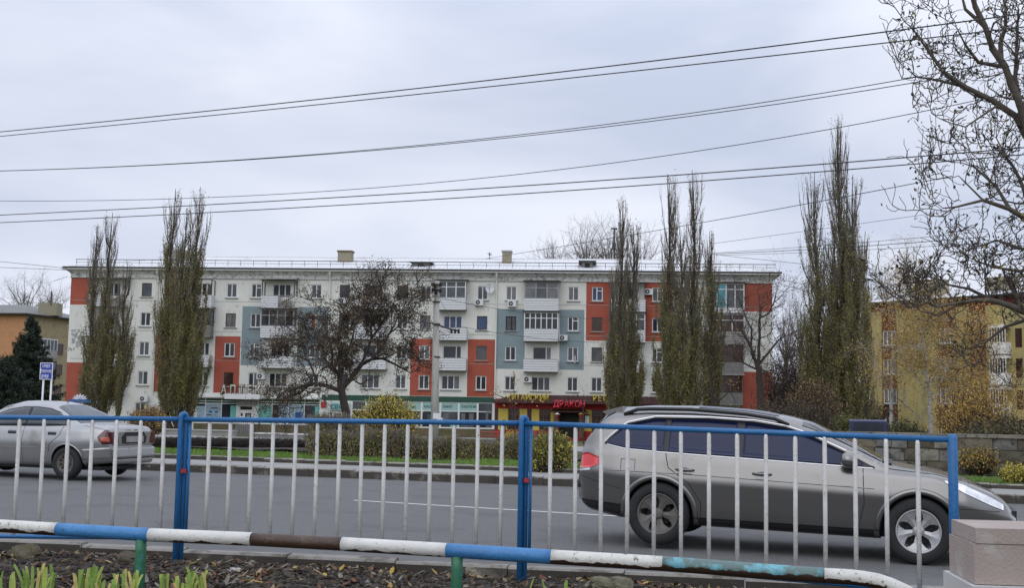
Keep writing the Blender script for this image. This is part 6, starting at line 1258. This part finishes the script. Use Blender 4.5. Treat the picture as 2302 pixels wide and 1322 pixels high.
# ------------------------------------------------------------------ red railing by the restaurant and a figure
g = GD(1100, 98); rr = empty('red_railing', g, 0, 'low red railing before the corner of the restaurant', 'railing')
mr2 = mat('faded_red_paint', (.30, .05, .05), .7)
def q_(px, py): q = P(px, py, 98)-g; return Vector((q.x, 0, q.z))
for px in (1083, 1100, 1117, 1134, 1150, 1166): a, b = q_(px, 972), q_(px, 990); MB().tube([a, b], .05, mr2, 6).obj('post', rr)
MB().tube([q_(1083, 972), q_(1166, 974)], .06, mr2, 6).obj('rail', rr); MB().tube([q_(1083, 981), q_(1166, 983)], .04, mr2, 6).obj('rail', rr)
# person in dark clothes walking
g = GD(1133, 92); pe = empty('person', g, R(80), 'person in dark clothes walking past the restaurant corner behind the second fence post', 'person')
def figure(root):
    J = dict(pel=(0, 0, .95), ch=(.02, 0, 1.28), nk=(.03, 0, 1.48), hd=(.05, 0, 1.62), ht=(.04, 0, 1.74), sl=(.02, .19, 1.42), el=(-.05, .25, 1.15), hl=(.08, .25, .93), sr=(.02, -.19, 1.42), er=(.06, -.25, 1.16), hr=(.22, -.24, .98), kl=(.14, .09, .52), fl=(.10, .09, .08), tl=(.28, .09, .04), kr=(-.02, -.09, .50), fr=(-.30, -.09, .16), tr=(-.18, -.09, .03))
    E = [('pel', 'ch'), ('ch', 'nk'), ('nk', 'hd'), ('hd', 'ht'), ('nk', 'sl'), ('sl', 'el'), ('el', 'hl'), ('nk', 'sr'), ('sr', 'er'), ('er', 'hr'), ('pel', 'kl'), ('kl', 'fl'), ('fl', 'tl'), ('pel', 'kr'), ('kr', 'fr'), ('fr', 'tr')]
    Rr = dict(pel=.15, ch=.165, nk=.065, hd=.105, ht=.07, sl=.075, el=.05, hl=.035, sr=.075, er=.05, hr=.035, kl=.075, fl=.045, tl=.035, kr=.075, fr=.045, tr=.035)
    ks = list(J); me = bpy.data.meshes.new('body'); me.from_pydata([J[k] for k in ks], [(ks.index(a), ks.index(b)) for a, b in E], []); o = obj('body', me, root); sk = o.modifiers.new('s', 'SKIN')
    for i, k in enumerate(ks): me.skin_vertices[0].data[i].radius = (Rr[k], Rr[k]); me.skin_vertices[0].data[i].use_root = k == 'pel'
    o.modifiers.new('u', 'SUBSURF').levels = 1; dg = bpy.context.evaluated_depsgraph_get(); dg.update(); nm = bpy.data.meshes.new_from_object(o.evaluated_get(dg)); o.modifiers.clear(); nm.materials.clear(); dk = mat('dark_clothes', (.015, .015, .02), .9); skn = mat('skin', (.35, .2, .15), .7); hr_ = mat('dark_hair', (.03, .02, .015), .8)
    for m in (dk, skn, hr_): nm.materials.append(m)
    for p in nm.polygons:
        c = p.center; p.use_smooth = True; p.material_index = 2 if c.z > 1.66 or (c.z > 1.55 and c.x < .02) else (1 if c.z > 1.51 or (c.z < 1.0 and c.z > .88 and abs(c.y) > .2) else 0)
    o.data = nm
if True:
    g_me = bpy.data.meshes.new('x')
    try:
        tmp = bpy.data.meshes.new('t'); tmp.from_pydata([(0, 0, 0), (0, 0, 1)], [(0, 1)], []); to = bpy.data.objects.new('t', tmp); COL.objects.link(to); to.modifiers.new('s', 'SKIN'); has = len(tmp.skin_vertices) > 0; bpy.data.objects.remove(to)
        if not has: raise RuntimeError('no skin layer')
        figure(pe)
    except Exception as ex:
        print('figure fallback', ex)
        mb = MB(); dk = mat('dark_clothes', (.015, .015, .02), .9)
        mb.tube([(-.28, -.09, .05), (-.02, -.09, .5), (0, -.06, .95)], [.05, .075, .11], dk, 10); mb.tube([(.12, .09, .05), (.14, .09, .52), (0, .06, .95)], [.05, .075, .11], dk, 10); mb.tube([(0, 0, .85), (0, 0, 1.1), (.02, 0, 1.35), (.03, 0, 1.47)], [.15, .15, .19, .08], dk, 12)
        mb.tube([(.02, .2, 1.42), (-.05, .26, 1.15), (.08, .26, .92)], [.07, .05, .035], dk, 8); mb.tube([(.02, -.2, 1.42), (.06, -.26, 1.15), (.22, -.25, .97)], [.07, .05, .035], dk, 8); mb.tube([(.03, 0, 1.45), (.05, 0, 1.55), (.05, 0, 1.65), (.04, 0, 1.74)], [.055, .09, .10, .05], mat('dark_hair', (.03, .02, .015), .8), 10); mb.obj('body', pe, True)
# mast behind the roof
g = GD(1382, 135); ms_ = empty('mast', g, 0, 'thin dark mast with a short crossbar rising behind the roof by the slender poplar', 'mast'); q0 = P(1381, 514, 135)-g
MB().tube([(0, 0, 0), (q0.x, q0.y, q0.z)], [.16, .09], M_['iron'], 6).obj('pole', ms_); MB().tube([(q0.x-.35, 0, q0.z), (q0.x+.35, 0, q0.z)], .10, M_['iron'], 5).obj('crossbar', ms_); MB().tube([(q0.x, 0, q0.z-2.5), (q0.x, 0, q0.z-1.6)], .22, M_['iron'], 6).obj('housing', ms_)
# ------------------------------------------------------------------ overhead wires
mw = mat('wire_black', (.03, .03, .032), .6); wi = 0
def wire(pts, r, label, d0=60, d1=24, grp='overhead wires crossing the sky'):
    """pts: image points left to right; the wire runs nearer to the right"""
    n = 24; xs = [p[0] for p in pts]; ys = [p[1] for p in pts]; co = np.polyfit(xs, ys, 2) if len(pts) > 2 else np.polyfit(xs, ys, 1); q = []
    for i in range(n+1):
        x = xs[0]+(xs[-1]-xs[0])*i/n; t = i/n; inv = (1/d0)*(1-t)+(1/d1)*t; q.append(P(x, float(np.polyval(co, x)), 1/inv))
    o = MB().tube(q, r, mw, 5).obj('overhead_wire'); tag(o, label, 'wire', grp)
wire([(-60, 302), (1151, 174), (2360, 22)], .017, 'topmost thick overhead wire across the sky', 44, 24)
wire([(-60, 312), (1151, 189), (2360, 53)], .015, 'second thick overhead wire just below the topmost', 44, 24)
wire([(-60, 385), (1000, 322), (1780, 218), (2360, 117)], .012, 'third overhead wire, upper of the thin close pair', 48, 28)
wire([(-60, 385.5), (1000, 325), (1780, 227), (2360, 132)], .012, 'fourth overhead wire, lower of the thin close pair', 48, 28)
wire([(-60, 450), (460, 446), (1000, 409), (1500, 348), (2120, 240), (2360, 190)], .011, 'single thin wire between the close pairs', 50, 28)
wire([(-60, 486), (1151, 420), (1780, 373), (2360, 327)], .016, 'upper wire of the lower thick pair', 46, 28)
wire([(-60, 503), (1151, 437), (1780, 391), (2360, 342)], .015, 'lower wire of the lower thick pair', 46, 28)
wire([(1092, 584), (1205, 560), (1600, 496), (1780, 466), (2140, 395)], .018, 'wire rising right from the roof aerial', 110, 45)
for i, (p, lb) in enumerate(((((1598, 548), (1800, 521), (2220, 462)), 'faint wire above the bundle right of the big poplar'), (((1600, 571), (1900, 556), (2220, 532)), 'thickest wire of the bundle right of the big poplar'), (((1600, 569), (1900, 548), (2220, 520)), 'upper wire of the bundle right of the big poplar'), (((1600, 574), (1900, 564), (2220, 545)), 'lower wire of the bundle right of the big poplar'), (((1610, 573), (1810, 594)), 'wire slanting down to the right beside the bundle'), (((1738, 626), (1812, 640)), 'short wire from the roof corner to the tallest poplar'), (((1738, 633), (1812, 655)), 'lower short wire from the roof corner to the poplar'))):
    wire(list(p), .016 if i != 1 else .025, lb, 100, 80, None)
for p, lb in ((((-30, 585), (150, 603)), 'wire reaching the left roof corner from above'), (((-30, 600), (150, 607)), 'wire reaching the left roof corner almost level'), (((120, 632), (152, 622)), 'short wire sloping up to the left roof corner')): wire(list(p), .02, lb, 112, 112, None)
wire([(1000, 727), (1300, 768), (1500, 770)], .012, 'thin cable running right from the concrete pole', 60, 95, None)
wire([(990, 670), (1400, 720), (1735, 700)], .012, 'thin upper cable running right from the concrete pole', 61, 100, None)
